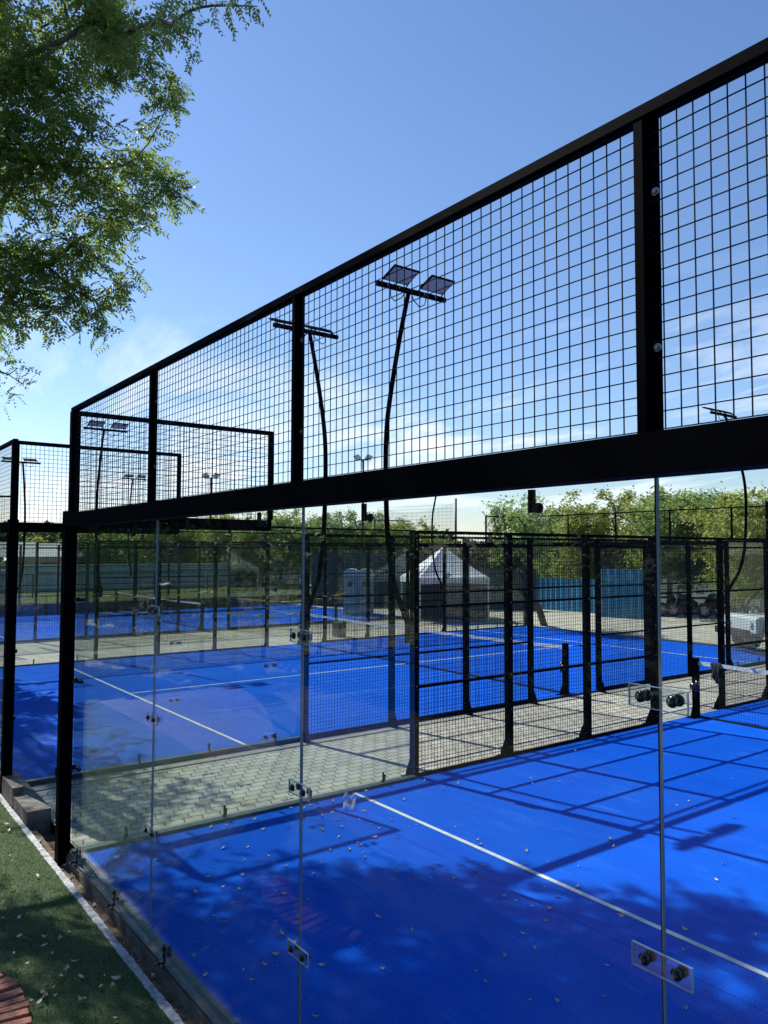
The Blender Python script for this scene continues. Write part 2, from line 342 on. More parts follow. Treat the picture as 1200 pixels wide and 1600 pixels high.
def at(u, dist, z=0.0):           # ground point in the direction of picture column u, dist metres away
    d = FW+(u-600)/1209.4*RT; h = math.hypot(d.x, d.y)
    return Vector((CAM.x+d.x/h*dist, CAM.y+d.y/h*dist, z))

# ------------------------------------------------------------------ ground and surfaces
GAPX0, GAPX1 = -2.5, 0.0
struct('ground', MB().quad((-600, -600, -0.42), (600, -600, -0.42), (600, 900, -0.42), (-600, 900, -0.42)), 'ground')
sheet('plaza_paving', 'plaza', -60, 40, 20.2, 44, -0.055)
sheet('court_surround', 'plaza', -60, -2.465, -0.02, 20.2, -0.06); sheet('court_surround', 'plaza', -2.465, 14, 0.13, 20.2, -0.06)
sheet('dirt_pit', 'dirt', -2.46, -0.165, -0.13, 0.145, -0.19)
sheet('paver_path', 'paver', -2.26, -0.26, 0.14, 20.2, -0.045)
# concrete borders of the courts
mb = MB()
for x0, x1 in ((-0.26, -0.045), (-2.46, -2.26), (-12.75, -12.55), (-17.95, -17.75)):
    mb.box(x0, x1, 0.14, 19.9, -0.2, -0.03)
struct('concrete_border', mb, 'concrete')
def court_lines(x0, x1, L, nm):
    mb = MB(); z = 0.004; w_ = .05; cx = (x0+x1)/2
    def ln(a, b, c, d): mb.quad((a, c, z), (b, c, z), (b, d, z), (a, d, z))
    ln(x0+.02, x1-.02, 3.02, 3.02+w_); ln(x0+.02, x1-.02, L-3.07, L-3.02); ln(cx-w_/2, cx+w_/2, 3.02+w_, L-3.07)
    return struct('court_marking', mb, 'line')
sheet('court_surface', 'turf', -0.02, 10.0, 0.03, 19.85, 0.0, 5, 10)
sheet('court_surface', 'turf', -12.48, -2.46, 0.03, 19.3, 0.0, 5, 10)
sheet('court_surface', 'turf', -27.3, -17.9, 0.03, 18.2, 0.0, 5, 10)
court_lines(0, 10, 19.8, 'a'); court_lines(-12.45, -2.5, 19.8, 'b'); court_lines(-27.3, -17.9, 18.2, 'c')
# footing under the walls (court slab edge) and dirt gap, kerb, grass in front
mb = MB().box(-0.16, 10.2, -0.035, 0.03, -0.40, -0.004)
struct('court_footing', mb, 'darkconcrete')
mb = MB().box(-12.6, -2.46, -0.06, 0.03, -0.40, -0.012)
struct('court_footing', mb, 'darkconcrete')
# dirt gap
rnd = random.Random(3)
mb = MB(); nx = 140
xs = [-1.1+i*(13.0/nx) for i in range(nx+1)]; ys = [-0.118, -0.10, -0.075, -0.05, -0.034]
zz = [[-0.085+rnd.uniform(-.012, .012) for _ in ys] for _ in xs]
for i in range(nx):
    for j in range(4):
        mb.quad((xs[i], ys[j], zz[i][j]), (xs[i+1], ys[j], zz[i+1][j]), (xs[i+1], ys[j+1], zz[i+1][j+1]), (xs[i], ys[j+1], zz[i][j+1]))
struct('dirt_gap', mb, 'dirt')
# painted kerb, chipped edges
mb = MB(); n = 900
for i in range(n):
    xa = -3.5+i*(15/n); xb = xa+15/n
    def ye(x, s): return -0.142+.0022*math.sin(x*9+s*3)+.0022*math.sin(x*47+s*2)+.0016*math.sin(x*113+s)
    a0, a1 = ye(xa, 0)-.027, ye(xb, 0)-.027; b0, b1 = ye(xa, 1)+.027, ye(xb, 1)+.027; z = -0.05
    mb.quad((xa, a0, z), (xb, a1, z), (xb, b1, z), (xa, b0, z)); mb.quad((xa, b0, z), (xb, b1, z), (xb, b1, -.3), (xa, b0, -.3)); mb.quad((xb, a1, z), (xa, a0, z), (xa, a0, -.3), (xb, a1, -.3))
struct('kerb', mb, 'kerb')
# turf bank
def bank(x, y):
    t_ = max(0, -y-.17)
    return -0.058+0.10*(1-math.exp(-t_*1.1))+0.022*math.sin(x*1.7+y*2.1)*min(1, t_*3)+0.012*math.sin(x*5.1-y*3.0)*min(1, t_*3)
mb = MB(); X0, X1, Y0, Y1 = -7.0, 14.0, -2.3, -0.165; nx, ny = 150, 34
for i in range(nx):
    for j in range(ny):
        p = [(X0+(X1-X0)*a/nx, Y0+(Y1-Y0)*b/ny) for a, b in ((i, j), (i+1, j), (i+1, j+1), (i, j+1))]
        mb.quad(*[(x, y, bank(x, y)) for x, y in p])
o = struct('grass_bank', mb, 'greenturf')
sheet('brick_paving', 'brickpath', -7, 14, -9, -2.31, 0.02)
sheet('dry_lawn', 'verge', -60, 60, -60, -9.01, 0.0)
sheet('side_paving', 'plaza', 14.0, 40, -9, 44, -0.06)
# short artificial blades
rs = np.random.RandomState(5); nb = 52000
bx = rs.uniform(-3.2, 4.2, nb); by = -0.172-np.abs(rs.uniform(0, 1.55, nb)); ang = rs.uniform(0, 6.283, nb); h = rs.uniform(.010, .024, nb); wd = .0022
P = np.zeros((nb, 3, 3)); bz = np.array([bank(a, b) for a, b in zip(bx, by)])
P[:, 0] = np.stack([bx-np.cos(ang)*wd, by-np.sin(ang)*wd, bz], 1); P[:, 1] = np.stack([bx+np.cos(ang)*wd, by+np.sin(ang)*wd, bz], 1)
P[:, 2] = np.stack([bx+rs.normal(0, .008, nb), by+rs.normal(0, .008, nb), bz+h], 1)
def soup(name, P, m, parent=None):     # triangles or quads (n,k,3) -> mesh
    n, k, _ = P.shape; me = bpy.data.meshes.new(name)
    me.vertices.add(n*k); me.vertices.foreach_set('co', P.reshape(-1).astype(np.float32))
    me.loops.add(n*k); me.loops.foreach_set('vertex_index', np.arange(n*k, dtype=np.int32))
    me.polygons.add(n); me.polygons.foreach_set('loop_start', np.arange(0, n*k, k, dtype=np.int32)); me.polygons.foreach_set('loop_total', np.full(n, k, dtype=np.int32))
    me.materials.append(M[m]); me.update(calc_edges=True); me.validate()
    o = bpy.data.objects.new(name, me); COL.objects.link(o)
    if parent: o.parent = parent
    return o
tag(soup('artificial_grass', P, 'blade'), 'short green artificial grass on the bank beside the white kerb', 'grass', kind='stuff')

# ------------------------------------------------------------------ court walls
# local frame: x along the wall, z up, outward = +y (flip=-1 mirrors y)
def wires(x0, x1, z0, z1, y, step=.0505, r=.0021):
    mb = MB()
    n = max(1, round((z1-z0)/step)); nxw = max(1, round((x1-x0)/step))
    for i in range(n+1):
        z = z0+(z1-z0)*i/n; mb.box(x0, x1, y-r, y+r, z-r, z+r)
    for i in range(nxw+1):
        x = x0+(x1-x0)*i/nxw
        mb.box(x-r, x+r, y+r, y+3*r, z0, z1)
    return mb
def disc(mb, c, ax, r, h, n=14, dome=False):
    c = Vector(c); ax = Vector(ax).normalized()
    if dome: mb.tube([c, c+ax*h*.35, c+ax*h*.75, c+ax*h], [r, r, r*.75, r*.3], n)
    else: mb.tube([c, c+ax*h], r, n)
def plate(parent, x, z, fl, wide=.19, tall=.062, clear=True, yo=1):
    if clear:
        p = MB().box(x-wide/2, x+wide/2, .0085, .0165, z-tall/2, z+tall/2).build('joint_plate', 'plate', parent, flip=fl)
    else:
        p = MB().box(x-wide/2, x+wide/2, .0085, .0165, z-tall/2, z+tall/2).build('joint_plate', 'plate', parent, flip=fl)
    e = .0012; a0, a1, b0, b1 = x-wide/2, x+wide/2, z-tall/2, z+tall/2
    MB().box(a0-e, a1+e, .0083, .0167, b1, b1+e*1.4).box(a0-e, a1+e, .0083, .0167, b0-e*1.4, b0).box(a0-e, a0, .0083, .0167, b0, b1).box(a1, a1+e, .0083, .0167, b0, b1).build('plate_edge', 'pedge', p, flip=fl)
    for s in (-1, 1):
        b = MB(); xc = x+s*wide*.27
        disc(b, (xc, .018, z), (0, 1, 0), .017, .006, 18); disc(b, (xc, .024, z), (0, 1, 0), .0115, .013, 14, True)
        disc(b, (xc, -.008, z), (0, -1, 0), .017, .008, 18)
        b.build('bolt', 'blackbolt', p, True, flip=fl)
        k = MB(); disc(k, (xc, .0372, z), (0, 1, 0), .006, .004, 6); k.build('bolt_head', 'bolt', p, flip=fl)
    return p
def pane(parent, x0, x1, z0, z1, fl, t_=.006, m='glass'):
    return MB().box(x0, x1, -t_, t_, z0, z1).build('glass_pane', m, parent, flip=fl)
ZB, ZG, ZT = 2.925, 2.95, 3.985
def end_wall(label, loc, fl, L=10.0, clips=True, detail=True, sm='steel'):
    rt = thing('court_end_wall', label, 'glass wall', loc)
    nb_ = 5; bw = L/nb_
    for x in (0, L):
        s = -1 if x == 0 else 1
        p = MB().box(x-.055+s*.05, x+.055+s*.05, .0, .105, -0.14, 3.07).build('corner_post', sm, rt, flip=fl)
        MB().box(x-.12+s*.05, x+.12+s*.05, -.02, .15, -0.15, -0.14).build('base_plate', sm, p, flip=fl)
        if detail:
            for z in (.77, 1.54, 2.27):
                q = MB().box(x-s*.0+(-.02 if s > 0 else -.03), x+(.03 if s > 0 else .02), -.03, .02, z-.022, z+.022).box(min(x, x-s*.14), max(x, x-s*.14), -.028, -.014, z-.014, z+.014)
                disc(q, (x-s*.12, -.03, z), (0, -1, 0), .013, .016); disc(q, (x-s*.05, -.03, z), (0, -1, 0), .016, .02)
                q.build('glass_clamp', 'blackbolt', p, flip=fl)
    bm_ = MB().box(.0, L, .012, .112, ZB, 3.045)
    bm_.build('top_beam', sm, rt, flip=fl)
    MB().box(0.0, L, -.085, .03, -.002, .022).build('base_rail', 'rail', rt, flip=fl)
    # upper frame
    for i in range(nb_+1):
        x = i*bw
        p = MB().box(x-.018, x+.012, .02, .066, 3.047, ZT-.002).box(x+.012, x+.044, .028, .033, 3.047, ZT-.002)
        if i == 0: p = MB().box(x-.045, x+.035, .0, .075, 3.047, ZT-.002)
        if i == nb_: p = MB().box(x-.035, x+.045, .0, .075, 3.047, ZT-.002)
        q = p.build('upper_post', sm, rt, flip=fl)
        if detail:
            for z in (3.30, 3.76):
                yb_ = .034 if i not in (0, nb_) else .076; b = MB(); disc(b, (x+(.033 if i not in (0, nb_) else 0), yb_, z), (0, 1, 0), .0125, .004, 16); disc(b, (x+(.033 if i not in (0, nb_) else 0), yb_+.004, z), (0, 1, 0), .007, .006, 6)
                b.build('bolt', 'bolt', q, flip=fl)
    MB().box(-.045, L+.045, .016, .068, ZT-.0005, ZT+.034).build('top_rail', sm, rt, flip=fl)
    for i in range(nb_):
        wires(i*bw+.012, (i+1)*bw-.026, 3.06, ZT-.003, .044, r=.00155).build('mesh_panel', 'wire', rt, flip=fl)
        g = pane(rt, i*bw+.003+(.012 if i == 0 else 0), (i+1)*bw-.003, .024, ZG-.03 if not detail else 2.938, fl)
        if detail:
            for xc in (i*bw+bw*.25, i*bw+bw*.75):
                b = MB().box(xc-.012, xc+.012, -.022, -.008, 2.845, ZB-.001).box(xc-.010, xc+.010, -.045, -.022, 2.85, 2.875)
                disc(b, (xc, -.046, 2.862), (0, -1, 0), .019, .008); disc(b, (xc, -.054, 2.862), (0, -1, 0), .010, .010)
                b.build('top_bracket', 'blackbolt', g, flip=fl)
            for xc in ((.27, 1.27) if i == 0 else (i*bw+.30, i*bw+1.35)):
                b = MB().box(xc-.012, xc+.012, .010, .075, .022, .032).box(xc-.012, xc+.012, .010, .018, .032, .135).box(xc-.010, xc+.010, -.03, -.008, .05, .12).box(xc+.012, xc+.07, .045, .06, .022, .030)
                disc(b, (xc, .018, .11), (0, 1, 0), .010, .012, 10); disc(b, (xc+.01, .055, .032), (0, 0, 1), .010, .012, 8); disc(b, (xc, .020, .065), (0, 1, 0), .007, .01, 8)
                b.build('base_bracket', 'blackbolt', g, flip=fl)
    if detail:
        for i in range(1, nb_):
            for z in (.77, 1.545, 2.29): plate(rt, i*bw, z, fl)
            # polished pane edges and rubber spacer at the joint
            MB().box(i*bw-.0045, i*bw+.0002, -.0066, .0066, .026, 2.936).build('joint_seal', 'blackbolt', rt, flip=fl); MB().box(i*bw+.0004, i*bw+.0026, -.0066, .0066, .026, 2.936).build('pane_edge', 'edge', rt, flip=fl)
    return rt

YS = [4.0, 5.63, 7.26, 8.9]
def side_wall(label, loc, fl, L=19.8, sm='steel', detail=True, wstep=.0505, wr=.0021, net=9.9):
    """local x runs along the court, y outward"""
    rt = thing('court_side_wall', label, 'side wall', loc, R(90))
    post_x = [y*L/19.8 for y in YS]; post_x = post_x+[L-p for p in reversed(post_x)]
    for x in post_x:
        p = MB().box(x-.038, x+.038, .012, .022, -.03, 2.965).box(x-.038, x-.031, .022, .10, -.03, 2.965).box(x+.031, x+.038, .022, .10, -.03, 2.965).box(x-.031, x+.031, .093, .10, -.03, 2.965).build('post', sm, rt, flip=fl)
        MB().prism([(x-.012, .10, -.028), (x-.012, .215, -.028), (x-.012, .20, .04), (x-.012, .10, .26)], (.024, 0, 0)).box(x-.06, x+.06, .05, .25, -.034, -.026).build('foot_bracket', sm, p, flip=fl)
        if detail:
            for z in (.12, .62, 1.08, 1.55, 2.03, 2.5, 2.85):
                b = MB(); disc(b, (x, .012, z), (0, -1, 0), .009, .005, 8); b.build('bolt', 'bolt', p, flip=fl)
                b = MB(); disc(b, (x, .10, z), (0, 1, 0), .0085, .006, 6); b.build('bolt', 'bolt', p, flip=fl)
    for (a, b_) in ((0, post_x[0]), (post_x[-1], L)):
        sgn = 1 if a == 0 else -1; xe = 0 if a == 0 else L; h2 = 2.0*L/19.8
        MB().box(min(xe, xe+sgn*h2), max(xe, xe+sgn*h2), .012, .10, ZB, 3.04).build('top_beam', sm, rt, flip=fl)
        xx = xe+sgn*h2
        MB().box(xx-.022, xx+.022, .02, .07, 3.042, ZT-.03).build('upper_post', sm, rt, flip=fl)
        MB().box(min(xe, xx)-.022, max(xe, xx)+.022, .02, .07, ZT-.028, ZT+.012).build('upper_rail', sm, rt, flip=fl)
        wires(min(xe, xx)+.02, max(xe, xx)-.02, 3.05, ZT-.03, .045).build('mesh_panel', 'wire', rt, flip=fl)
        ca, cb = (xx, b_-.04) if a == 0 else (a+.04, xx)
        MB().box(ca, cb, -.01, .105, 2.958, 2.972).build('cap_bar', sm, rt, flip=fl)
        MB().box(a+.02, b_-.04, -.04, .05, -.045, .028).build('base_rail', 'rail', rt, flip=fl)
        for k in range(2):
            x0 = a+(b_-a)*k/2; x1 = a+(b_-a)*(k+1)/2
            g = pane(rt, x0+.004+(.01 if k == 0 else 0), x1-.004-(.04 if (k == 1 and a == 0) else 0), .03, 2.92 if x0 < h2-.1 or x1 > L-h2+.1 else 2.955, fl, m='sideglass')
            if detail:
                for xc in (x0+.5, x0+1.5):
                    if xc > x1: continue
                    q = MB().box(xc-.012, xc+.012, .010, .05, .028, .038).box(xc-.012, xc+.012, .010, .018, .038, .14).box(xc-.01, xc+.01, -.02, -.008, .05, .12)
                    disc(q, (xc, -.02, .11), (0, -1, 0), .010, .010, 10)
                    q.build('base_bracket', 'blackbolt', g, flip=fl)
                    if x0 < h2-.1:
                        q = MB().box(xc-.012, xc+.012, -.035, -.008, 2.85, ZB-.001); disc(q, (xc, -.036, 2.865), (0, -1, 0), .018, .02); q.build('top_bracket', 'blackbolt', g, flip=fl)
        if detail:
            xm = (a+b_)/2
            for z in (.76, 1.5, 2.3): plate(rt, xm, z, fl, .17)
    # mesh bays
    bays = list(zip(post_x[:3], post_x[1:4]))+list(zip(post_x[4:7], post_x[5:8]))
    for a, b_ in bays:
        wires(a+.04, b_-.04, .04, 2.93, .018, wstep, wr).build('mesh_panel', 'wire', rt, flip=fl)
        for z, r in ((1.07, .016), (2.03, .016), (2.80, .014)):
            MB().box(a+.038, b_-.038, .024, .024+2*r, z-r, z+r).build('rail', sm, rt, flip=fl)
        MB().box(a+.038, b_-.038, .006, .045, -.03, .035).build('base_rail', sm, rt, flip=fl)
        MB().box(a+.038, b_-.038, .010, .045, 2.93, 2.957).box(a+.038, b_-.038, -.004, .085, 2.957, 2.969).build('top_rail', sm, rt, flip=fl)
    a, b_ = post_x[3], post_x[4]; mid = (a+b_)/2
    MB().box(a+.038, b_-.038, .010, .045, 2.93, 2.957).box(a+.038, b_-.038, -.004, .085, 2.957, 2.969).build('top_rail', sm, rt, flip=fl)
    MB().box(a+.038, b_-.038, .024, .056, 2.03, 2.06).build('rail', sm, rt, flip=fl)
    wires(a+.04, b_-.04, 2.06, 2.93, .018, wstep, wr).build('mesh_panel', 'wire', rt, flip=fl)
    return rt

end_wall('nearest glass end wall with clear joint plates and tall wire mesh above its black beam', (0, 0, 0), -1)
side_wall('side wall of the nearest court, glass then black mesh bays, beside the grey paver path', (0, 0, 0), 1)
side_wall('right hand side wall of the nearest court, seen only as a reflection', (10.0, 0, 0), -1, detail=False, wstep=.101, wr=.003)
end_wall('glass end wall of the second court at the left edge, behind the concrete steps', (-12.45, 0, 0), -1, L=9.93)
side_wall('second court side wall running along the far edge of the grey paver path', (-2.515, 0, 0), -1, L=19.3)
side_wall('far side wall of the second court, glass and mesh before the pale paving', (-12.45, 0, 0), 1, L=19.3)
end_wall('far end wall of the second court in front of the parking area', (-12.45, 19.3, 0), 1, L=9.93, detail=False)
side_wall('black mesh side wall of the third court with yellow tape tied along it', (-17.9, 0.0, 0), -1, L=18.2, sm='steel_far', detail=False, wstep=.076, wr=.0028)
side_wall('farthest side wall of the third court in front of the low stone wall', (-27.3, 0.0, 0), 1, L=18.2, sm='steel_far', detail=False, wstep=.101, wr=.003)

# ------------------------------------------------------------------ nets
def net(label, x0, x1, y, winder=True, sm='steel', cloth=False):
    rt = thing('padel_net', label, 'net', ((x0+x1)/2, y, 0)); w2 = (x1-x0)/2
    for s in (-1, 1):
        x = s*(w2-.04)
        p = MB().box(x-.045, x+.045, -.045, .045, .0, .96).prism([(x-.012, -.045, .002), (x-.012, -.17, .002), (x-.012, -.15, .05), (x-.012, -.045, .30)], (.024, 0, 0)).box(x-.08, x+.08, -.2, .08, 0.001, .009).build('net_post', sm, rt)
        if winder:
            q = MB().box(x+s*-.05-.02, x+s*-.05+.02, -.07, -.02, .42, .60); disc(q, (x, -.045, .50), (0, -1, 0), .06, .05, 16); q.build('winder', 'blackbolt', p, True)
    def top(x): return .88+.035*(x/w2)**2
    n = 40; mb = MB()
    for i in range(n):
        xa = -w2+.09+(2*w2-.18)*i/n; xb = -w2+.09+(2*w2-.18)*(i+1)/n
        for yy in (-.012, .012):
            q = [(xa, yy*(1-.0), top(xa)-.06), (xb, yy, top(xb)-.06+.006*math.sin(i*1.7)), (xb, yy*.3, top(xb)), (xa, yy*.3, top(xa))]
            mb.quad(*(q if yy < 0 else q[::-1]))
        mb.quad((xa, -.0036, top(xa)), (xb, -.0036, top(xb)), (xb, .0036, top(xb)), (xa, .0036, top(xa)))
    mb.build('net_band', 'netband', rt)
    mb = MB(); r = .0014; st = .045; k = int((2*w2-.18)/st)
    for i in range(k+1):
        x = -w2+.09+i*st; mb.box(x-r, x+r, -r, r, .02, top(x)-.05)
    for j in range(20):
        for i in range(12):
            xa = -w2+.09+(2*w2-.18)*i/12; xb = -w2+.09+(2*w2-.18)*(i+1)/12
            za = .02+(top(xa)-.07)*j/19; zb = .02+(top(xb)-.07)*j/19
            mb.tube([(xa, 0, za), (xb, 0, zb)], r*1.2, 3, False)
    mb.build('netting', 'netting', rt)
    mb = MB()
    for i in range(12):
        xa = -w2+.09+(2*w2-.18)*i/12; xb = -w2+.09+(2*w2-.18)*(i+1)/12
        mb.box(xa, xb, -.012, .012, .003, .028)
    mb.build('bottom_band', 'netting', rt)
    return rt
net('net of the nearest court, white top band with a dark cloth over it', 0.02, 9.9, 9.9)
net('net of the second court seen through the mesh walls', -12.4, -2.52, 9.75)
net('distant net of the third court behind the glass', -27.2, -17.95, 9.1, False, 'steel_far')
# cloth over the first net: folded towel, modelled as a draped sheet
mb = MB(); nu, nv = 18, 22
def cl(i, j):
    u = i/nu; v = j/nv*2-1
    x = .345+u*.17+.012*math.sin(v*9+u*4)
    zt_ = .925; L_ = .26 if v < 0 else .30
    if abs(v) < .12: y = 9.9+v*.16; z = zt_-.02*(v/.12)**2
    else:
        s = (abs(v)-.12)/.88; y = 9.9+math.copysign(.028+.018*math.sin(u*19+v*3)*s+.012*s, v); z = zt_-.02-s*L_*(1-.16*math.sin(u*6.5+.5))
        x += (u-.5)*-.05*s
    return (x, y, z)
for i in range(nu):
    for j in range(nv): mb.quad(cl(i, j), cl(i+1, j), cl(i+1, j+1), cl(i, j+1))
o = mb.build('towel', 'cloth', None, True); tag(o, 'dark cloth draped over the white band of the nearest net', 'cloth')
md = o.modifiers.new('s', 'SOLIDIFY'); md.thickness = .012

# ------------------------------------------------------------------ floodlight masts
def mast():
    rt = thing('floodlight_mast', 'x', 'floodlight')
    prof = [(.10, 1.72), (.13, 1.86), (.27, 2.07), (.40, 2.30), (.50, 2.65), (.545, 3.0), (.575, 3.5), (.58, 4.0), (.55, 4.4), (.46, 4.8), (.34, 5.25), (.23, 5.6), (.12, 5.93)]
    P_ = [Vector((0, a, z)) for a, z in prof]; P_ = [P_[0]*2-P_[1]]+P_+[P_[-1]*2-P_[-2]]; sm_ = []
    for i in range(1, len(P_)-2):
        for k in range(5):
            f = k/5; a_, b_, c_, d_ = P_[i-1:i+3]; sm_.append(.5*((2*b_)+(c_-a_)*f+(2*a_-5*b_+4*c_-d_)*f*f+(3*b_-a_-3*c_+d_)*f**3))
    sm_.append(P_[-2])
    for it in range(6): sm_ = [sm_[0]]+[(sm_[i-1]+sm_[i]*2+sm_[i+1])/4 for i in range(1, len(sm_)-1)]+[sm_[-1]]
    MB().tube(sm_, [.036-.007*i/(len(sm_)-1) for i in range(len(sm_))], 10).build('curved_pole', 'steel', rt, True)
    MB().box(-.045, .045, .10, .125, 1.60, 1.86).build('mount_bracket', 'steel', rt)
    MB().box(-.50, .60, .085, .135, 5.93, 5.985).build('crossbar', 'steel', rt)
    for s in (-1, 1):
        c = Vector((s*.29+.06, -.03, 6.06)); ax = Vector((.19, 0, 0)); up = Vector((0, -.125, .048)); nn = ax.cross(up).normalized()
        l = MB().obox(c-nn*.014, ax, up, nn*.011); 
        for k in range(9):
            l.obox(c-nn*.031+ax*(-.88+k*.22), ax.normalized()*.004, up*.7, nn*.007)
        l = l.build('lamp_housing', 'steel', rt)
        g = MB().obox(c-nn*.002, ax*.90, up*.88, nn*.004).build('lamp_glass', 'lamp', l)
        MB().tube([c-ax*.98+Vector((0, .03, 0)), (c.x-.19, .11, 6.0), (c.x-.17, .11, 5.98)], .008, 6).build('yoke', 'steel', l); MB().tube([c+ax*.98+Vector((0, .03, 0)), (c.x+.19, .11, 6.0), (c.x+.17, .11, 5.98)], .008, 6).build('yoke', 'steel', l)
        for q in (-.12, .06):
            b = MB(); disc(b, (c.x+q, .085, 5.957), (0, -1, 0), .009, .006, 8); b.build('bolt', 'bolt', l)
        MB().tube([(s*.29, .10, 5.97), (s*.27, .13, 5.84), (s*.2, .14, 5.80), (s*.10, .13, 5.86), (s*.05, .12, 5.93)], .007, 6).build('cable', 'wire', l, True)
    return rt
ms = mast(); G = 'curved floodlight masts on the court sides'
def put(o, loc, rz, lab, sy=1):
    o.location = loc; o.scale = (1, 1, sy); o.rotation_euler = (0, 0, rz); tag(o, lab, 'floodlight', G); return o
put(ms, (0, 3.95, 0), R(90), 'tallest curved floodlight mast, two square lamps facing us above the mesh')
put(copy_tree(ms), (-2.515, 3.9, 0), R(-90), 'curved mast leaning left behind the mesh, its lamps seen edge on')
put(copy_tree(ms), (-12.45, 4.0, 0), R(90), 'small distant floodlight mast with lamps beside the corner post top', .97)
put(copy_tree(ms), (-17.9, 3.2, 0), R(-90), 'thin distant mast leaning left behind the leftmost mesh panel', .90)
put(copy_tree(ms), (-12.45, 15.3, 0), R(90), 'curved mast rising in front of the white gazebo', .90)
put(copy_tree(ms), (-2.515, 15.35, 0), R(-90), 'curved mast bowing out near the right edge in front of the trees')
put(copy_tree(ms), (-27.3, 9.8, 0), R(90), 'farthest curved mast, half hidden behind the nearest corner post')
# straight far lamp posts
def lamp_post(u, d, top, label, V=True, two=True):
    p = at(u, d); rt = thing('lamp_post', label, 'lamp post', p, math.atan2(RT.y, RT.x), 'straight lamp posts far behind the courts')
    MB().tube([(0, 0, -.42), (0, 0, top)], .07, 8).build('pole', 'steel_far', rt, True)
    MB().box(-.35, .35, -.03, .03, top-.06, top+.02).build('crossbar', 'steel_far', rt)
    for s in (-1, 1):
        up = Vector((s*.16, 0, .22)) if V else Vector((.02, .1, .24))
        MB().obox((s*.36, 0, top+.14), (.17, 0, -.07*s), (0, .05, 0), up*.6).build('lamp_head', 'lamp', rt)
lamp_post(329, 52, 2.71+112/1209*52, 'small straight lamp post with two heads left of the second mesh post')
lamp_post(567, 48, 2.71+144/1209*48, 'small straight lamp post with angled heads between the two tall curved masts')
# netting pole
p = at(712, 50); rt = thing('netting_pole', 'tall bare pole holding sports netting above the gazebo', 'pole', p)
MB().tube([(0, 0, -.4), (0, 0, 2.71+83/1209*50)], .08, 8).build('pole', 'steel_far', rt, True)
a, b_ = at(590, 52)-p, at(708, 50)-p
mb = MB()
for i in range(60):
    q = a.lerp(b_, i/59); zt_ = 2.71+(76-10*math.sin(math.pi*i/59)-6*(1-i/59))/1209*50; mb.box(q.x-.006, q.x+.006, q.y-.006, q.y+.006, 2.0, zt_)
for j in range(13):
    z = 3.1+j*.22; mb.tube([(a.x, a.y, z-.1), (b_.x, b_.y, z)], .007, 4)
mb.build('sports_netting', 'netting', rt)

# ------------------------------------------------------------------ small court-side things
rt = thing('storage_bin', 'small grey bin standing beside the far net post of the second court', 'bin', at(531, 25.4).to_tuple())
rt.location.z = -.05
MB().prism([(-.18, -.14, 0), (.18, -.14, 0), (.18, .14, 0), (-.18, .14, 0)], (0, 0, .44)).build('bin_body', 'greybin', rt)
MB().box(-.20, .20, -.16, .16, .44, .47).build('lid', 'greybin', rt)
# clear plastic strip on court
mb = MB(); rr = random.Random(11)
c0 = Vector((.14, 2.92, .012)); c1 = Vector((.52, 2.66, .012)); dv = (c1-c0); pv = Vector((-dv.y, dv.x, 0)).normalized()
gr = [[c0+dv*(i/14)+pv*((j/6-.5)*.13)+Vector((0, 0, rr.uniform(.0, .035)+.02*math.sin(j*1.3))) for j in range(7)] for i in range(15)]
for i in range(14):
    for j in range(6): mb.quad(gr[i][j], gr[i+1][j], gr[i+1][j+1], gr[i][j+1])
tag(mb.build('plastic_bag', 'plastic'), 'crumpled clear plastic bag at the end of the white service line', 'plastic bag')
# caution tape on the third court
def tape(label, x, ya, za, yb, zb, seed):
    mb = MB(); n = 30; q = random.Random(seed); ph = q.uniform(0, 6)
    for i in range(n):
        ya_, yb_ = ya+(yb-ya)*i/n, ya+(yb-ya)*(i+1)/n
        def pt(k, s): f = k/n; tw = math.sin(f*9+ph); return (x+.03*tw*s, ya+(yb-ya)*f, za+(zb-za)*f-.22*math.sin(math.pi*f)+s*.035*math.cos(f*9+ph))
        mb.quad(pt(i, -1), pt(i+1, -1), pt(i+1, 1), pt(i, 1))
    o = mb.build('caution_tape', 'yellowtape'); md = o.modifiers.new('s', 'SOLIDIFY'); md.thickness = .003
    return tag(o, label, 'tape', 'yellow tapes strung along the third court')
tape('upper yellow tape strung across the third court mesh', -17.8, 5.2, 1.35, 9.9, 1.45, 1)
tape('low yellow tape strung near the base of the third court wall', -17.75, 9.9, .55, 14.0, .62, 2)
tape('yellow tape sagging at the middle of the third court wall', -17.78, 10.3, 1.05, 15.0, 1.10, 3)

# ------------------------------------------------------------------ near steps, brick ring
rt = thing('concrete_steps', 'pair of dark concrete blocks stepping down at the left edge', 'steps', (0, 0, 0))
MB().box(-4.6, -1.86, -.105, -.064, -.38, .15).box(-4.6, -1.86, -.064, .0, -.012, .15).build('upper_step', 'darkconcrete', rt)
MB().box(-1.857, -1.20, -.10, .13, -.38, .07).box(-2.9, -1.8575, .003, .13, -.01, .07).build('lower_step', 'darkconcrete', rt)
